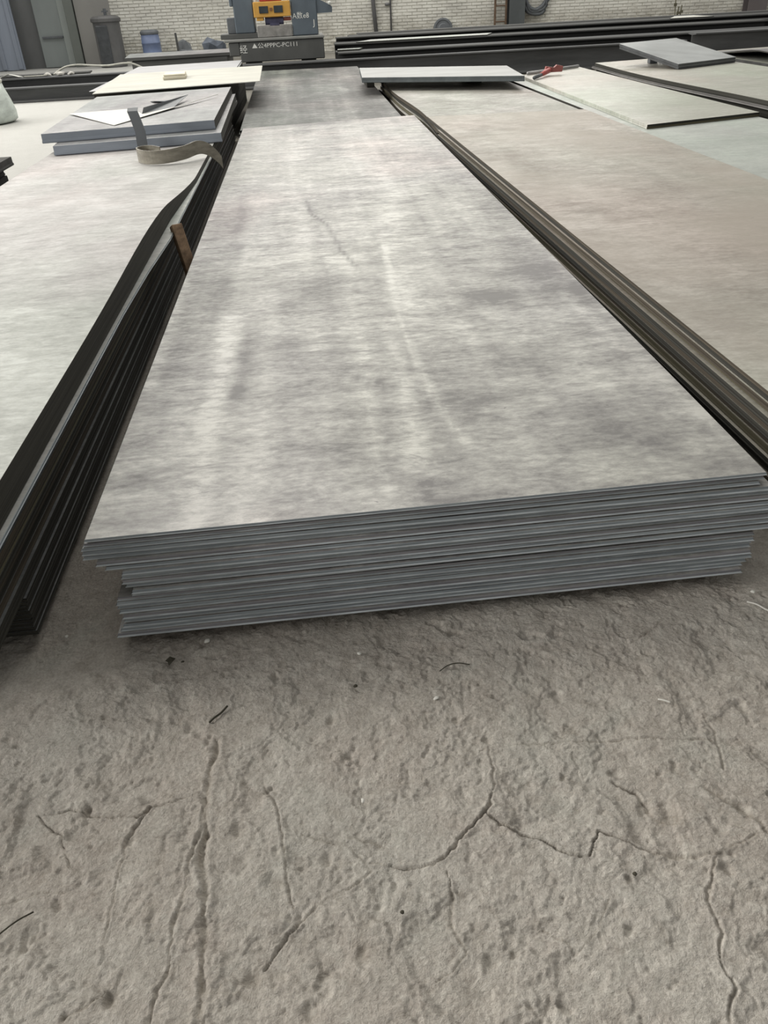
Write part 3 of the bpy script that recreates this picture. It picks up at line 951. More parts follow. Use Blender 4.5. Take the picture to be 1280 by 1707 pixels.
# ------------------------------------------------------------------ stacks of sheets
S1 = [
    (0.0066, 0.2584, -0.539, 1.421, 0.953, 1.448) ,
    (0.0075, 0.2469, -0.545, 1.421, 0.953, 1.447) ,
    (0.0066, 0.2392, -0.55, 1.421, 0.941, 1.448) ,
    (0.0094, 0.2256, -0.552, 1.42, 0.971, 1.44) ,
    (0.0085, 0.2126, -0.554, 1.419, 0.975, 1.437) ,
    (0.0104, 0.2013, -0.527, 1.413, 0.977, 1.435) ,
    (0.0075, 0.1904, -0.51, 1.409, 0.978, 1.433) ,
    (0.0085, 0.181, -0.475, 1.403, 0.979, 1.431) ,
    (0.0089, 0.1677, -0.48, 1.402, 0.981, 1.428) ,
    (0.0094, 0.1572, -0.48, 1.4, 0.982, 1.425) ,
    (0.0066, 0.1492, -0.474, 1.398, 0.983, 1.423) ,
    (0.0085, 0.1368, -0.462, 1.394, 0.984, 1.42) ,
    (0.0089, 0.1269, -0.464, 1.393, 0.946, 1.424) ,
    (0.008, 0.1161, -0.499, 1.396, 0.943, 1.422) ,
    (0.0085, 0.1067, -0.502, 1.395, 0.94, 1.42) ,
    (0.0071, 0.0956, -0.502, 1.393, 0.939, 1.417) ,
    (0.0085, 0.0862, -0.499, 1.39, 0.938, 1.415) ,
    (0.0094, 0.0757, -0.493, 1.387, 0.936, 1.412) ,
    (0.0075, 0.0638, -0.493, 1.385, 0.94, 1.408) ,
    (0.0085, 0.0514, -0.498, 1.383, 0.93, 1.406) ,
    (0.0089, 0.0415, -0.505, 1.381, 0.922, 1.405) ,
    (0.0104, 0.03, -0.514, 1.38, 0.918, 1.402) ,
]
LAB1 = {0: 'topmost steel sheet of the central stack, broad grey mottled surface facing up', 4: 'fifth sheet from the top of the central stack, sticking out furthest left',
        5: 'sixth sheet from the top of the central stack, first one set in on the left',
        12: 'thirteenth sheet from the top of the central stack, first one short on the right',
        21: 'lowest sheet of the central stack, just above the dark gap over the floor'}
rn = random.Random(11)
for i, (t, zb, xl, yl, xr, yr) in enumerate(S1):
    e = [C_EDGE, C_EDGE2, C_EDGE, C_EDGE][i % 4] if i != 7 else C_EDGE
    jy = [0, .003, -.001, .002, .006, .0, .003, -.002, .004, .001, .003, -.003, .005, .002, -.002, .004, .001, -.003, .003, .001, .003, -.002][i]
    far = 0.0 if i == 0 else rn.uniform(-0.30, -0.24)
    ys_ = 0.004 * math.sin(i * 1.7)
    if i == 0:
        fz = lambda x, y: 0.0022 + 0.0022 * math.sin(7.5 * (x + 0.03 * y) + 0.5) * min(1, max(0, (y - 1.45) / 0.5)) * max(0.25, 1 - (y - 1.4) / 5)
    else:
        fz = None
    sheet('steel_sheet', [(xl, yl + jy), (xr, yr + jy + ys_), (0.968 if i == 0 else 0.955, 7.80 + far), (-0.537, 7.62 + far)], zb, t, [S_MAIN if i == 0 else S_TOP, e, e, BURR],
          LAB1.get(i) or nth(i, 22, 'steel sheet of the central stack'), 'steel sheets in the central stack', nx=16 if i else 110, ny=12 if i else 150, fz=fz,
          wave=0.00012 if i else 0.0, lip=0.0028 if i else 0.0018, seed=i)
# topmost sheet: sheen on its ridges painted as pale bands, plus handling stains
top = bpy.data.objects['steel_sheet']
pv = np.empty(len(top.data.vertices) * 3)
top.data.vertices.foreach_get('co', pv)
pv = pv.reshape(-1, 3) + np.array(top.location)
px_, py_ = pv[:, 0], pv[:, 1]
qx = px_ + 0.03 * (fbm(px_, py_, 6, 3, 201) - 0.5)
sheen = np.zeros(len(pv))
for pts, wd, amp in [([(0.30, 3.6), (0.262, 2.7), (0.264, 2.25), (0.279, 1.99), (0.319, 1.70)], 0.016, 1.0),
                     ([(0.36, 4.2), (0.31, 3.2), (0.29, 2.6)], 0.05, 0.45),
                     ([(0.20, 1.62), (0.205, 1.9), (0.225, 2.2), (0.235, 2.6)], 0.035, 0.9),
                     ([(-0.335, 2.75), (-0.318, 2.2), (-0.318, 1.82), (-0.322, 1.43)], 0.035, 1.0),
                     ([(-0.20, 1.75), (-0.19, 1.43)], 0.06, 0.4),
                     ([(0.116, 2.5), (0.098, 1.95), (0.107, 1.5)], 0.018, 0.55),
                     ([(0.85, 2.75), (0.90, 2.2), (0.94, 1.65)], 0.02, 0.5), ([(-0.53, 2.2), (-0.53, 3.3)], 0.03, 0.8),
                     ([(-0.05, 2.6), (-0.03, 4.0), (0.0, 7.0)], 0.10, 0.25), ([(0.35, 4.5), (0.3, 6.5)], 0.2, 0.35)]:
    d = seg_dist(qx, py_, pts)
    sheen = np.maximum(sheen, amp * np.exp(-(d / wd) ** 2))
sheen *= 0.55 + 0.9 * fbm(px_, py_, 5, 3, 211)
sta = np.zeros(len(pv))
for x0, y0, rx, ry, amp in [(-0.37, 3.04, .10, .22, .6), (0.81, 3.0, .14, .26, .9), (0.62, 2.78, .10, .12, 1.0), (0.93, 2.78, .08, .16, .8), (0.70, 1.76, .11, .10, .9),
                            (0.76, 1.62, .05, .06, .9), (-0.42, 1.47, .10, .05, .8), (-0.455, 1.66, .03, .03, .8), (-0.265, 2.13, .025, .09, 1.2), (-0.245, 2.45, .04, .2, .9),
                            (-0.34, 3.62, .03, .12, .7), (-0.12, 2.45, .06, .12, .6), (0.03, 2.36, .04, .06, .5), (0.24, 2.35, .03, .30, .8), (0.225, 3.1, .05, .35, .5),
                            (-0.03, 3.0, .10, .15, .7), (0.4, 3.1, .2, .2, .35), (-0.12, 2.85, .05, .07, .7), (0.45, 1.95, .08, .06, .5), (0.30, 1.75, .05, .08, .4),
                            (0.85, 1.50, .08, .03, .7), (-0.36, 4.3, .05, .5, .5), (-0.30, 5.3, .06, .7, .4), (0.6, 2.2, .12, .10, .4), (0.0, 7.7, .9, .14, .7)]:
    sta = np.maximum(sta, amp * np.exp(-((qx - x0) / rx) ** 2 - ((py_ - y0) / ry) ** 2))
sta *= 0.5 + 1.0 * fbm(px_, py_, 9, 4, 221)
# scratches
for pts, wd, amp in [([(-0.03, 4.55), (-0.012, 4.25), (0.061, 4.0), (0.108, 3.5), (0.166, 3.2)], 0.010, .9), ([(0.075, 2.153), (0.157, 2.094), (0.203, 2.044)], 0.010, 1.2),
                     ([(0.09, 2.12), (0.2, 2.03)], 0.008, 1.0), ([(0.55, 1.72), (0.66, 1.735)], 0.008, .9), ([(-0.38, 3.05), (0.1, 3.16)], 0.02, .6)]:
    sta = np.maximum(sta, amp * np.exp(-(seg_dist(px_, py_, pts) / wd) ** 2))
for nm, val in (('painted_sheen', sheen), ('stain', sta)):
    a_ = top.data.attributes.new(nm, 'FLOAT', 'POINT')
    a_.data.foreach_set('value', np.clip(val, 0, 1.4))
for y in (1.62, 4.5, 7.3):
    bm = bmesh.new()
    box(bm, -0.45, 0.86, y - 0.04, y + 0.04, -0.006, 0.0295, 0.003)
    tag(obj('timber_bearer', bm, WOOD), {1.62: 'timber bearer under the front end of the central stack', 4.5: 'timber bearer under the middle of the central stack',
                                         7.3: 'timber bearer under the far end of the central stack'}[y], 'timber')

# the darker stack that continues behind the central one
for i in range(9):
    t = 0.0285
    zb = 0.2255 - i * 0.0282
    j = 0.0 if i == 0 else rn.uniform(-0.012, 0.012)
    sheet('steel_sheet', [(-0.565 + j, 7.60), (0.866 + j, 7.66), (0.868 + j, 13.98), (-0.64 + j, 14.12)], zb, 0.0279, [S_FAR, D_EDGE],
          nth(i, 9, 'dark sheet of the stack behind the central stack'), 'dark sheets behind the central stack', nx=6, ny=6)

# ---- left stack
def lz(x, y):
    s = min(1, max(0, (y - 3.7) / 1.3))
    s = s * s * (3 - 2 * s)
    hump = 0.02 * math.exp(-((y - 3.4) / 0.7) ** 2) * min(1, max(0, (x + 1.3) / 0.5))
    return hump, s
nL = 0
LS = []
for i in range(3):
    # bowed upper sheets
    LS.append((0.3965 - i * 0.0215, 0.0065, -0.665 - 0.055 * (i > 0), 1.22, 'bow', D_EDGE))
LS.append((0.3262, 0.008, -0.662, 1.22, 'strip', C_EDGE))
z = 0.3262
for i, t in enumerate([.0125, .011, .0125, .012, .013, .0115, .012, .0125, .012, .012]):
    z -= t + 0.0007
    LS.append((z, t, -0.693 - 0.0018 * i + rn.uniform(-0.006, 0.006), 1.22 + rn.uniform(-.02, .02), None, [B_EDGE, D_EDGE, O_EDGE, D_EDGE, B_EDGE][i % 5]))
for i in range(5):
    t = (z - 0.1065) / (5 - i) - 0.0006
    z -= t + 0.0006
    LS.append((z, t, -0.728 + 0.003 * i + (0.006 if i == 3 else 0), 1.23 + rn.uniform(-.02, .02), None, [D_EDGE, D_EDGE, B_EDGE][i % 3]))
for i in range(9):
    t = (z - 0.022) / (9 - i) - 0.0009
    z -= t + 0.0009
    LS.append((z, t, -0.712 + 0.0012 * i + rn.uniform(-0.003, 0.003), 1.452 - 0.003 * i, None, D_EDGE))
nL = len(LS)
for i, (zb, t, xr, y0, kind, e) in enumerate(LS):
    fz = None
    fx = None
    if kind == 'bow':
        def fz(x, y, i=i):
            hump, s = lz(x, y)
            lower = [0.046, 0.032, 0.018][i]
            return hump * (1 - 0.25 * i) - lower * s
    if kind in ('bow', 'strip'):
        fx = lambda u, v: u * (0.032 * min(1, max(0, (v - 0.36) / 0.12)))
    lab = nth(i, nL, 'sheet of the left stack')
    if i == 0:
        lab = 'topmost sheet of the left stack, pale grey with a wavy bowed edge'
    if kind == 'strip':
        lab = 'fourth sheet of the left stack, its edge standing out as a bright strip'
    if i == nL - 1:
        lab = 'lowest sheet of the left stack, ending short above the floor'
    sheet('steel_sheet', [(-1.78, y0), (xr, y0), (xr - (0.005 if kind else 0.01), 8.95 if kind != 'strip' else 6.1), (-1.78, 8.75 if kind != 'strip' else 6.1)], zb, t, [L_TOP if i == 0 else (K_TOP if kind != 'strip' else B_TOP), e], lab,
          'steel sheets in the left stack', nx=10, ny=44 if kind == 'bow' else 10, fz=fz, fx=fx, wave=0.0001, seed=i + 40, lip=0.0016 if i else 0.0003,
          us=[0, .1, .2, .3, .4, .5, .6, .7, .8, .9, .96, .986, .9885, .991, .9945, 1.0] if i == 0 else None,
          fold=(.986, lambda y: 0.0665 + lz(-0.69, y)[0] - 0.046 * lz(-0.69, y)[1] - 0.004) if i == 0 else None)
for y in (1.7, 5.0, 8.0):
    bm = bmesh.new()
    box(bm, -1.7, -0.76, y - 0.04, y + 0.04, -0.006, 0.0205, 0.003)
    tag(obj('timber_bearer', bm, WOOD), {1.7: 'timber bearer under the front of the left stack', 5.0: 'timber bearer under the middle of the left stack',
                                         8.0: 'timber bearer under the far end of the left stack'}[y], 'timber')

# two thick plates on the left stack
sheet('steel_plate', [(-1.72, 6.07), (-0.592, 6.225), (-0.655, 8.92), (-1.9, 8.70)], 0.3605, 0.0585, [K_TOP, BLUE_EDGE, D_EDGE],
      'lower of the two thick blue-edged plates on the left stack', 'thick plates on the left stack', 'steel plate', lip=0.003)
sheet('steel_plate', [(-1.822, 6.22), (-0.646, 6.42), (-0.69, 8.94), (-1.95, 8.72)], 0.4195, 0.0605, [K_TOP, BLUE_EDGE, D_EDGE],
      'upper of the two thick blue-edged plates, carrying the white offcut', 'thick plates on the left stack', 'steel plate', lip=0.003)

# stack further back on the left with the pale sheets
for i in range(5):
    zb = 0.381 - i * 0.0945
    sheet('steel_plate', [(-2.06 + 0.02 * i, 9.12), (-0.74 - 0.015 * i, 9.3), (-0.78, 12.6), (-2.2, 12.5)], zb, 0.094, [K_TOP, D_EDGE],
          nth(i, 5, 'thick plate of the stack beneath the cream sheet'), 'thick plates beneath the cream sheet', 'steel plate')
sheet('steel_sheet', [(-2.15, 9.3), (-0.78, 9.45), (-0.80, 12.9), (-2.2, 12.7)], 0.476, 0.006, [LAV, D_EDGE],
      'lavender-grey sheet lying under the cream sheet', None)
sheet('steel_sheet', [(-2.04, 8.97), (-0.423, 9.30), (-0.47, 11.5), (-2.2, 11.36)], 0.4825, 0.007, [PALE, WHITE],
      'large cream sheet overhanging the gap, with a small packet on it', None)

# dark stack at the left edge of the view
for i in range(8):
    zb = 0.368 - i * 0.0525
    j = rn.uniform(-0.05, 0.03)
    sheet('steel_plate', [(-2.9, 4.1), (-1.92 + j, 4.1), (-1.90 + j * 1.2, 5.72 + j * 0.6), (-2.9, 5.72)], zb, 0.0515, [D_EDGE, BEAM],
          nth(i, 8, 'plate of the small dark stack left of the left stack'), 'plates in the small dark stack', 'steel plate', lip=0.004)

# ---- right stack
RS = [0.009, 0.012, 0.016, 0.014, 0.018, 0.013, 0.017, 0.014, 0.02, 0.015, 0.02, 0.018, 0.022, 0.022, 0.024, 0.024]
z = 0.321
for i, t in enumerate(RS):
    z -= t + 0.0009
    j = 0.0 if i == 0 else rn.uniform(-0.014, 0.012) - (0.012 if i in (5, 9) else 0)
    yfar = 7.18 if i < 2 else 6.62
    if yfar > 7:
        cs = [(1.093, 1.5), (2.30, 1.5), (2.283, 7.08), (1.0, 7.22)]
    else:
        cs = [(1.096 + j, 1.5), (2.28, 1.5), (2.262, yfar), (1.004 + j, yfar)]
    lab = nth(i, len(RS), 'sheet of the right stack')
    if i == 0:
        lab = 'topmost sheet of the right stack, broad dusty beige surface'
    sheet('steel_sheet', cs, z, t, [R_TOP, [B_EDGE, D_EDGE, B_EDGE, O_EDGE, D_EDGE][i % 5]], lab, 'steel sheets in the right stack',
          nx=8, ny=10, wave=0.0003, seed=80 + i)
print('right stack bottom', z)
for i in range(8):
    t = 0.0305
    zb = 0.2625 - i * 0.0312
    j = 0.0 if i == 0 else rn.uniform(-0.02, 0.02)
    fz = lambda x, y: -0.0 * x
    if i < 4:
        fx = lambda u, v, i=i: (1 - u) * (-0.028 * math.exp(-((v - 0.0) / 0.16) ** 2) + 0.02 * math.sin(v * 7.0 + i * .4) * (v < 0.8) - 0.004 * i)
    else:
        fx = None
    sheet('steel_sheet', [(1.03 + j, 6.66), (2.308, 6.66), (2.30, 10.9), (0.955 + j, 11.0)], zb, t, [R2_TOP, [B_EDGE, D_EDGE, O_EDGE][i % 3]],
          nth(i, 8, 'sheet of the grey stack behind the right stack'), 'sheets behind the right stack', nx=8, ny=16, fx=fx, seed=i + 120)

# ---- pale sheets further right
for i in range(4):
    zb = 0.2265 - i * 0.0752
    sheet('steel_plate', [(2.32, 1.6), (3.335, 1.6), (3.34, 10.6), (2.33, 10.3)], zb, 0.0735, [B_TOP, D_EDGE],
          nth(i, 4, 'bluish plate of the stack right of the right stack', ''), 'bluish plates right of the right stack', 'steel plate')
for i in range(2):
    sheet('steel_sheet', [(2.395, 6.0 + 0.004 * i), (3.345, 6.26), (3.352, 10.75), (2.48, 10.1)], 0.3155 - 0.0145 * i, 0.0135, [G_TOP, O_EDGE if i else D_EDGE, G_TOP],
          ['upper pale greenish sheet, the red-handled wrench lying on it', 'lower of the two pale greenish sheets near the red-handled wrench'][i], 'pale greenish sheets')
LIPM = simple('painted_lit_lip', (0.10, 0.095, 0.092), 0.5, 0.1, 0.25, 3)  # lip lighter than the other edges, as if lit: light painted in
z = 0.385
for i, t in enumerate([0.030, 0.022, 0.046, 0.046, 0.046, 0.046, 0.046, 0.046, 0.046]):
    z -= t + 0.0008
    lip = 0.035 if i == 1 else (0.0 if i == 0 else -0.02)
    f = (lambda u, v: (1 - u) * 0.045 * math.sin(v * 7.5 - 0.9))
    sheet('steel_plate', [(3.415 - lip, 3.9), (4.72, 3.9), (4.73, 10.7), (3.43 - lip, 10.45)], z, t, [G_TOP if i == 0 else D_EDGE, LIPM if i == 1 else D_EDGE],
          nth(i, 9, 'plate of the stack under the tilted plates'), 'plates in the stack under the tilted plates', 'steel plate', nx=6, ny=24, fx=f, lip=0.004 if i == 1 else 0.0015)
for i in range(3):
    zb = 0.243 - i * 0.121
    sheet('steel_plate', [(4.86, 3.9), (6.2, 3.9), (6.2, 11.6), (5.06, 11.4)], zb, 0.12, [G_TOP, BEAM],
          nth(i, 3, 'plate of the pale stack at the far right'), 'plates at the far right', 'steel plate')
sheet('steel_sheet', [(4.95, 8.6), (6.1, 8.6), (6.3, 11.2), (5.08, 11.1)], 0.3645, 0.012, [K_TOP, D_EDGE],
      'grey sheet bowed up off the pale stack at the far right', None, nx=10, ny=12,
      fz=lambda x, y: 0.10 * math.exp(-((y - 9.6) / 0.9) ** 2) * (1 - min(1, max(0, (x - 5.0) / 1.6))))
# tilted pair
tp = []
ux, uy = 0.892, 0.452
px, py = -0.452, 0.892
for k, lab in ((0, 'lower of the two tilted grey plates, its far end propped up'), (1, 'upper of the two tilted grey plates, smooth grey top with a dark smear')):
    bm = bmesh.new()
    box(bm, 0, 0.90, 0, 0.86, 0.0, 0.026, 0.002)
    bm.normal_update()
    for f in bm.faces:
        f.material_index = 0 if f.normal.z > 0.5 else 1
    o = obj('steel_plate', bm, [simple('smooth_plate_steel', (0.40, 0.42, 0.42), 0.32, 0.0, 0.2, 1.6, (1, 2.2, 1), 0.02), simple('tilted_plate_edge', (0.075, 0.08, 0.085), 0.5)])
    tag(o, lab, 'steel plate', 'tilted pair of plates')
    a = R(11.2)
    Mx = Matrix(((ux, px * math.cos(a), -px * math.sin(a), 3.885), (uy, py * math.cos(a), -py * math.sin(a), 9.092), (0, math.sin(a), math.cos(a), 0.386), (0, 0, 0, 1)))
    o.matrix_world = Mx @ Matrix.Translation((-0.012 * k, 0.0, 0.0265 * k))
bm = bmesh.new()
box(bm, 3.90, 3.99, 9.92, 10.0, 0.386, 0.505, 0.005)
tag(obj('wooden_block', bm, GREYM), 'small dark block propping the raised end of the tilted plates', 'block')
bm = bmesh.new()
box(bm, 4.19, 4.28, 10.05, 10.13, 0.386, 0.505, 0.005)
tag(obj('wooden_block', bm, WOOD), 'block hidden under the far corner of the tilted plates', 'block')

# slab bridging the dark stack and the grey stack
sheet('steel_plate', [(0.655, 9.84), (2.246, 8.98), (2.36, 10.30), (0.72, 11.20)], 0.372, 0.05, [simple('slab_grey_steel', (0.32, 0.33, 0.325), 0.42, 0.0, 0.15, 1.6, (1, 2.2, 1), 0.02), simple('slab_edge', (0.075, 0.09, 0.095), 0.5)],
      'thick grey slab bridging the gap behind the right stack', None, 'steel plate', lip=0.002)
bm = bmesh.new()
box(bm, 0.76, 0.85, 10.6, 11.1, 0.2562, 0.3715, 0.004)
tag(obj('timber_bearer', bm, D_EDGE), 'timber carrying the left end of the grey slab', 'timber')  # timber coloured dark for the shade under the slab
bm = bmesh.new()
box(bm, 1.85, 2.0, 9.95, 10.4, 0.2945, 0.3715, 0.004)
tag(obj('timber_bearer', bm, D_EDGE), 'timber carrying the right end of the grey slab', 'timber')  # dark colour again stands in for the slab's shade


# ------------------------------------------------------------------ small things on the stacks and the floor

# white bent offcut on the thick plates
def foil(name, pts, tris, m, label, cat, th=0.003, mi=None):
    bm = bmesh.new()
    vs_ = [bm.verts.new(p) for p in pts]
    for n_, f in enumerate(tris):
        bm.faces.new([vs_[k] for k in f]).material_index = mi[n_] if mi else 0
    o = obj(name, bm, m)
    md = o.modifiers.new('thick', 'SOLIDIFY')
    md.thickness = th
    md.offset = 0
    return tag(o, label, cat)


foil('sheet_offcut', [(-1.87, 7.30, 0.49), (-1.36, 7.28, 0.50), (-1.357, 6.43, 0.484), (-1.02, 7.95, 0.50), (-0.745, 8.05, 0.50), (-1.25, 7.0, 0.487), (-1.05, 7.35, 0.487),
                      (-1.24, 7.05, 0.525), (-1.0, 8.0, 0.515)],
     [(0, 2, 1), (1, 2, 5), (2, 4, 6, 5), (5, 6, 8, 7)], [WHITE, GREYM], 'white bent triangular offcut with a long thin tail on the thick plates', 'sheet offcut', mi=[0, 0, 0, 1])  # upright flap face coloured dark for the shading of the fold
foil('sheet_offcut', [(-1.33, 7.95, 0.484), (-1.10, 7.98, 0.484), (-1.12, 7.80, 0.486), (-1.28, 7.83, 0.495)], [(0, 1, 2, 3)], GREYM,
     'small dark scrap behind the white bent offcut', 'sheet offcut')
# upright flat bar
bm = bmesh.new()
def flatbar(bm, path, hw, th):
    """path of (x, y, z) centre points, bar width along x, thickness along y"""
    rings = [[bm.verts.new((x + sx * hw, y + sy * th, z)) for sx, sy in ((-1, -1), (1, -1), (1, 1), (-1, 1))] for x, y, z in path]
    for a, b in zip(rings, rings[1:]):
        for k in range(4):
            bm.faces.new((a[k], a[(k + 1) % 4], b[(k + 1) % 4], b[k]))
    bm.faces.new(rings[0][::-1])
    bm.faces.new(rings[-1])
flatbar(bm, [(-1.112, 6.02, 0.361), (-1.112, 6.03, 0.43), (-1.115, 6.055, 0.48), (-1.135, 6.085, 0.55), (-1.15, 6.10, 0.60), (-1.152, 6.15, 0.615), (-1.13, 6.20, 0.612)], 0.034, 0.006)
o = obj('bent_flat_bar', bm, GREYM)
tag(o, 'dark bent flat bar standing against the thick plates by the strip coil', 'flat bar')
# curled strip
path = catmull([(-0.93, 5.60, 0.361), (-1.0, 5.69, 0.361), (-1.06, 5.68, 0.361), (-1.075, 5.60, 0.361), (-1.0, 5.475, 0.361), (-0.88, 5.45, 0.363), (-0.77, 5.50, 0.372),
                (-0.69, 5.58, 0.385), (-0.635, 5.64, 0.362), (-0.588, 5.70, 0.305), (-0.566, 5.73, 0.262)], 6)
bm = bmesh.new()
rings = []
for i, p in enumerate(path):
    a = path[max(0, i - 1)]
    b = path[min(len(path) - 1, i + 1)]
    d = (b - a)
    nrm = Vector((-d.y, d.x, 0)).normalized() * 0.003
    lean = Vector((0, 0, 0.078))
    rings.append([bm.verts.new(q) for q in (p - nrm, p + nrm, p + nrm + lean, p - nrm + lean)])
for a, b in zip(rings, rings[1:]):
    for k in range(4):
        bm.faces.new((a[k], a[(k + 1) % 4], b[(k + 1) % 4], b[k]))
bm.faces.new(rings[0][::-1])
bm.faces.new(rings[-1])
tag(obj('curled_strip', bm, STRAP), 'curled brown-grey steel strip looped at one end, hanging over the left stack', 'steel strip')
# lath between the stacks
bm = bmesh.new()
box(bm, -0.024, 0.024, -0.012, 0.012, -0.13, 0.13, 0.002)
box(bm, -0.024, 0.024, 0.0125, 0.03, -0.125, 0.128, 0.002)
o = obj('timber_lath', bm, WOOD)
a_, b_ = Vector((-0.628, 3.80, 0.365)), Vector((-0.566, 3.68, 0.12))
o.location = (a_ + b_) / 2
o.rotation_euler = (a_ - b_).to_track_quat('Z', 'Y').to_euler()
tag(o, 'brown timber lath wedged in the gap between left and central stacks', 'timber')
# packet on cream sheet
bm = bmesh.new()
box(bm, -0.125, 0.125, -0.2, 0.2, 0.0, 0.03, 0.006)
box(bm, -0.115, 0.12, -0.19, 0.18, 0.0305, 0.05, 0.006)
o = obj('packet', bm, simple('cream_packet', (0.66, 0.62, 0.50), 0.7, 0, 0.15, 6), None, (-1.40, 10.3, 0.4905))
o.rotation_euler = (0, 0, R(5))
tag(o, 'small cream packet lying on the large cream sheet', 'packet')
bm = bmesh.new()
box(bm, -0.06, 0.06, -0.09, 0.09, 0, 0.10, 0.006)
tag(obj('wooden_block', bm, PALE, None, (-0.62, 10.55, 0.485)), 'small pale block beside the gap by the cream sheet', 'block') if False else bm.free()
# sack
t_ = empty('bulk_sack', (-4.12, 11.85, 0.0), 'white translucent sack standing on the pale floor at the left edge', 'sack')
tm = simple('white_woven_plastic', (0.60, 0.66, 0.62), 0.45, 0, 0.2, 5, (1, 1, 2), 0.3)
bm = bmesh.new()
lathe(bm, [(0.36, 0.0), (0.40, 0.03), (0.405, 0.12), (0.385, 0.25), (0.345, 0.38), (0.325, 0.44)], 24)
for v in bm.verts:
    v.co.x *= 1 + 0.03 * math.sin(5 * math.atan2(v.co.y, v.co.x) + v.co.z * 9)
obj('bag', bm, tm, t_, smooth=True)
bm = bmesh.new()
lathe(bm, [(0.322, 0.441), (0.332, 0.455), (0.332, 0.475), (0.315, 0.485)], 24)
obj('rim', bm, simple('sack_rim', (0.50, 0.50, 0.44), 0.6), t_, smooth=True)
foil('plastic_scrap', [(-4.72, 14.66, 0.315), (-4.55, 14.66, 0.375), (-4.40, 14.66, 0.33), (-4.35, 14.80, 0.315), (-4.56, 14.82, 0.36), (-4.75, 14.80, 0.32)],
     [(0, 1, 4, 5), (1, 2, 3, 4)], WHITE, 'crumpled white plastic on the beam above the white sack', 'plastic')
# red wrench
t_ = empty('pipe_wrench', (2.62, 9.55, 0.3295), 'red pipe wrench with a dark grip on the pale greenish sheet', 'wrench')
RED = simple('wrench_red_paint', (0.45, 0.10, 0.09), 0.4, 0, 0.1, 3)
bm = bmesh.new()
tube(bm, [(-0.02, 0.02, 0.022), (0.10, 0.20, 0.03)], 0.02, 8)
obj('grip', bm, GREYM, t_, smooth=True)
bm = bmesh.new()
tube(bm, [(0.101, 0.202, 0.032), (0.25, 0.43, 0.05)], [0.022, 0.03], 8)
obj('handle', bm, RED, t_, smooth=True)
bm = bmesh.new()
prism(bm, [(0.20, 0.03), (0.40, 0.03), (0.41, 0.085), (0.34, 0.10), (0.31, 0.075), (0.22, 0.09)], 0.432, 0.48)
obj('jaw', bm, simple('wrench_dull_red', (0.30, 0.10, 0.09), 0.5), t_)
t_.location = (2.50, 9.48, 0.3295)
bm = bmesh.new()
tube(bm, [(2.55, 10.08, 0.348), (3.30, 10.62, 0.348)], 0.017, 8)
tag(obj('steel_rod', bm, simple('pale_rod', (0.36, 0.36, 0.36), 0.4, 0.2), smooth=True), 'pale steel rod lying behind the red wrench', 'rod')

# litter on the concrete
DK = simple('dark_litter', (0.05, 0.045, 0.03), 0.8, 0, 0.2, 20)
WL = simple('white_litter', (0.75, 0.74, 0.68), 0.7, 0, 0.08, 20)
def twig(pts, r, m, label, name='twig', cat='twig'):
    bm = bmesh.new()
    tube(bm, catmull(pts, 5), r, 6)
    tag(obj(name, bm, m, smooth=True), label, cat)
FZ = -0.003
twig([(-0.296, 1.134, FZ), (-0.286, 1.144, FZ + .002), (-0.274, 1.156, FZ + .001), (-0.262, 1.171, FZ + .003)], 0.0022, DK, 'dark twig on the concrete left of centre in front of the stack')
twig([(0.179, 1.212, FZ), (0.20, 1.224, FZ + .003), (0.222, 1.227, FZ + .003), (0.245, 1.222, FZ)], 0.0012, DK, 'thin curved dark wire on the concrete in front of the stack', 'wire', 'wire')
twig([(-0.60, 0.727, FZ), (-0.566, 0.755, FZ + .003), (-0.542, 0.771, FZ)], 0.0014, DK, 'thin dark straw near the left edge of the concrete', 'straw', 'straw')
twig([(0.906, 1.334, FZ), (0.921, 1.318, FZ + .003), (0.936, 1.300, FZ), (0.95, 1.29, FZ)], 0.002, WL, 'curved white strip on the floor near the right end of the stack', 'plastic_strip', 'strip')
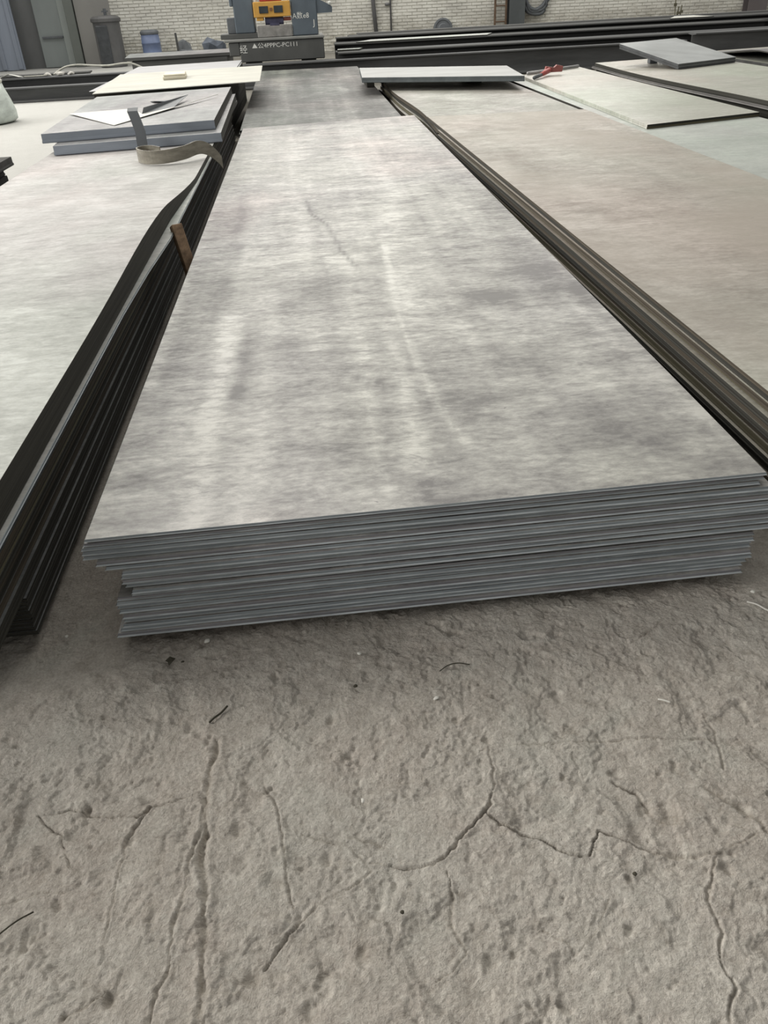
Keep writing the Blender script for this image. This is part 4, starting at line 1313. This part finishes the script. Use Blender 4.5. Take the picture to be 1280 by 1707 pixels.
twig([(0.596, 1.074, FZ), (0.606, 1.069, FZ + .001), (0.617, 1.063, FZ)], 0.0018, WL, 'white splinter on the concrete at the right', 'splinter', 'splinter')
def pebble(x, y, s, m, label, seed, flat=0.6, name='pebble', cat='pebble'):
    bm = bmesh.new()
    bmesh.ops.create_icosphere(bm, subdivisions=2, radius=1)
    rnd = random.Random(seed)
    a = rnd.uniform(0, 6)
    for v in bm.verts:
        k = 1 + 0.15 * math.sin(3 * v.co.x + a) + 0.12 * math.sin(4 * v.co.y + 2 * a)
        v.co = Vector((v.co.x * s * 1.25 * k, v.co.y * s * k, v.co.z * s * flat))
    o = obj(name, bm, m, None, (x, y, FZ + s * flat * 0.75 - 0.001), smooth=True)
    o.rotation_euler = (0, 0, a)
    tag(o, label, cat)
pebble(-0.322, 1.376, 0.0065, WL, 'white pebble just in front of the left end of the central stack', 1)
pebble(0.014, 1.289, 0.004, WL, 'tiny white pebble in the shade before the middle of the stack', 2)
pebble(0.935, 1.365, 0.005, WL, 'white pebble beside the bottom right corner of the stack', 3)
pebble(-0.647, 1.439, 0.004, WL, 'tiny white pebble in the gap before the left stack', 4)
pebble(0.16, 1.137, 0.005, WL, 'white oval chip on the concrete below the thin dark wire', 5, 0.3, 'chip', 'chip')
pebble(-0.005, 0.912, 0.0035, WL, 'tiny white crumb in the middle of the concrete', 6)
pebble(0.0, 1.193, 0.004, DK, 'tiny dark crumb between twig and wire on the concrete', 7)
pebble(0.419, 0.718, 0.0035, DK, 'tiny dark crumb on the right half of the near concrete', 8)
pebble(0.041, 0.70, 0.003, DK, 'tiny dark crumb below the middle cracks', 9)
pebble(-0.37, 1.318, 0.003, DK, 'dark crumb beside the curled leaf', 10)
foil('dry_leaf', [(-0.408, 1.325, FZ + .001), (-0.398, 1.332, FZ + .006), (-0.386, 1.328, FZ + .002), (-0.390, 1.318, FZ + .004), (-0.398, 1.308, FZ + .001), (-0.401, 1.316, FZ + .005)],
     [(0, 1, 5), (1, 2, 3), (1, 3, 5), (5, 3, 4)], DK, 'dark curled leaf in front of the left end of the stack', 'leaf', 0.001)
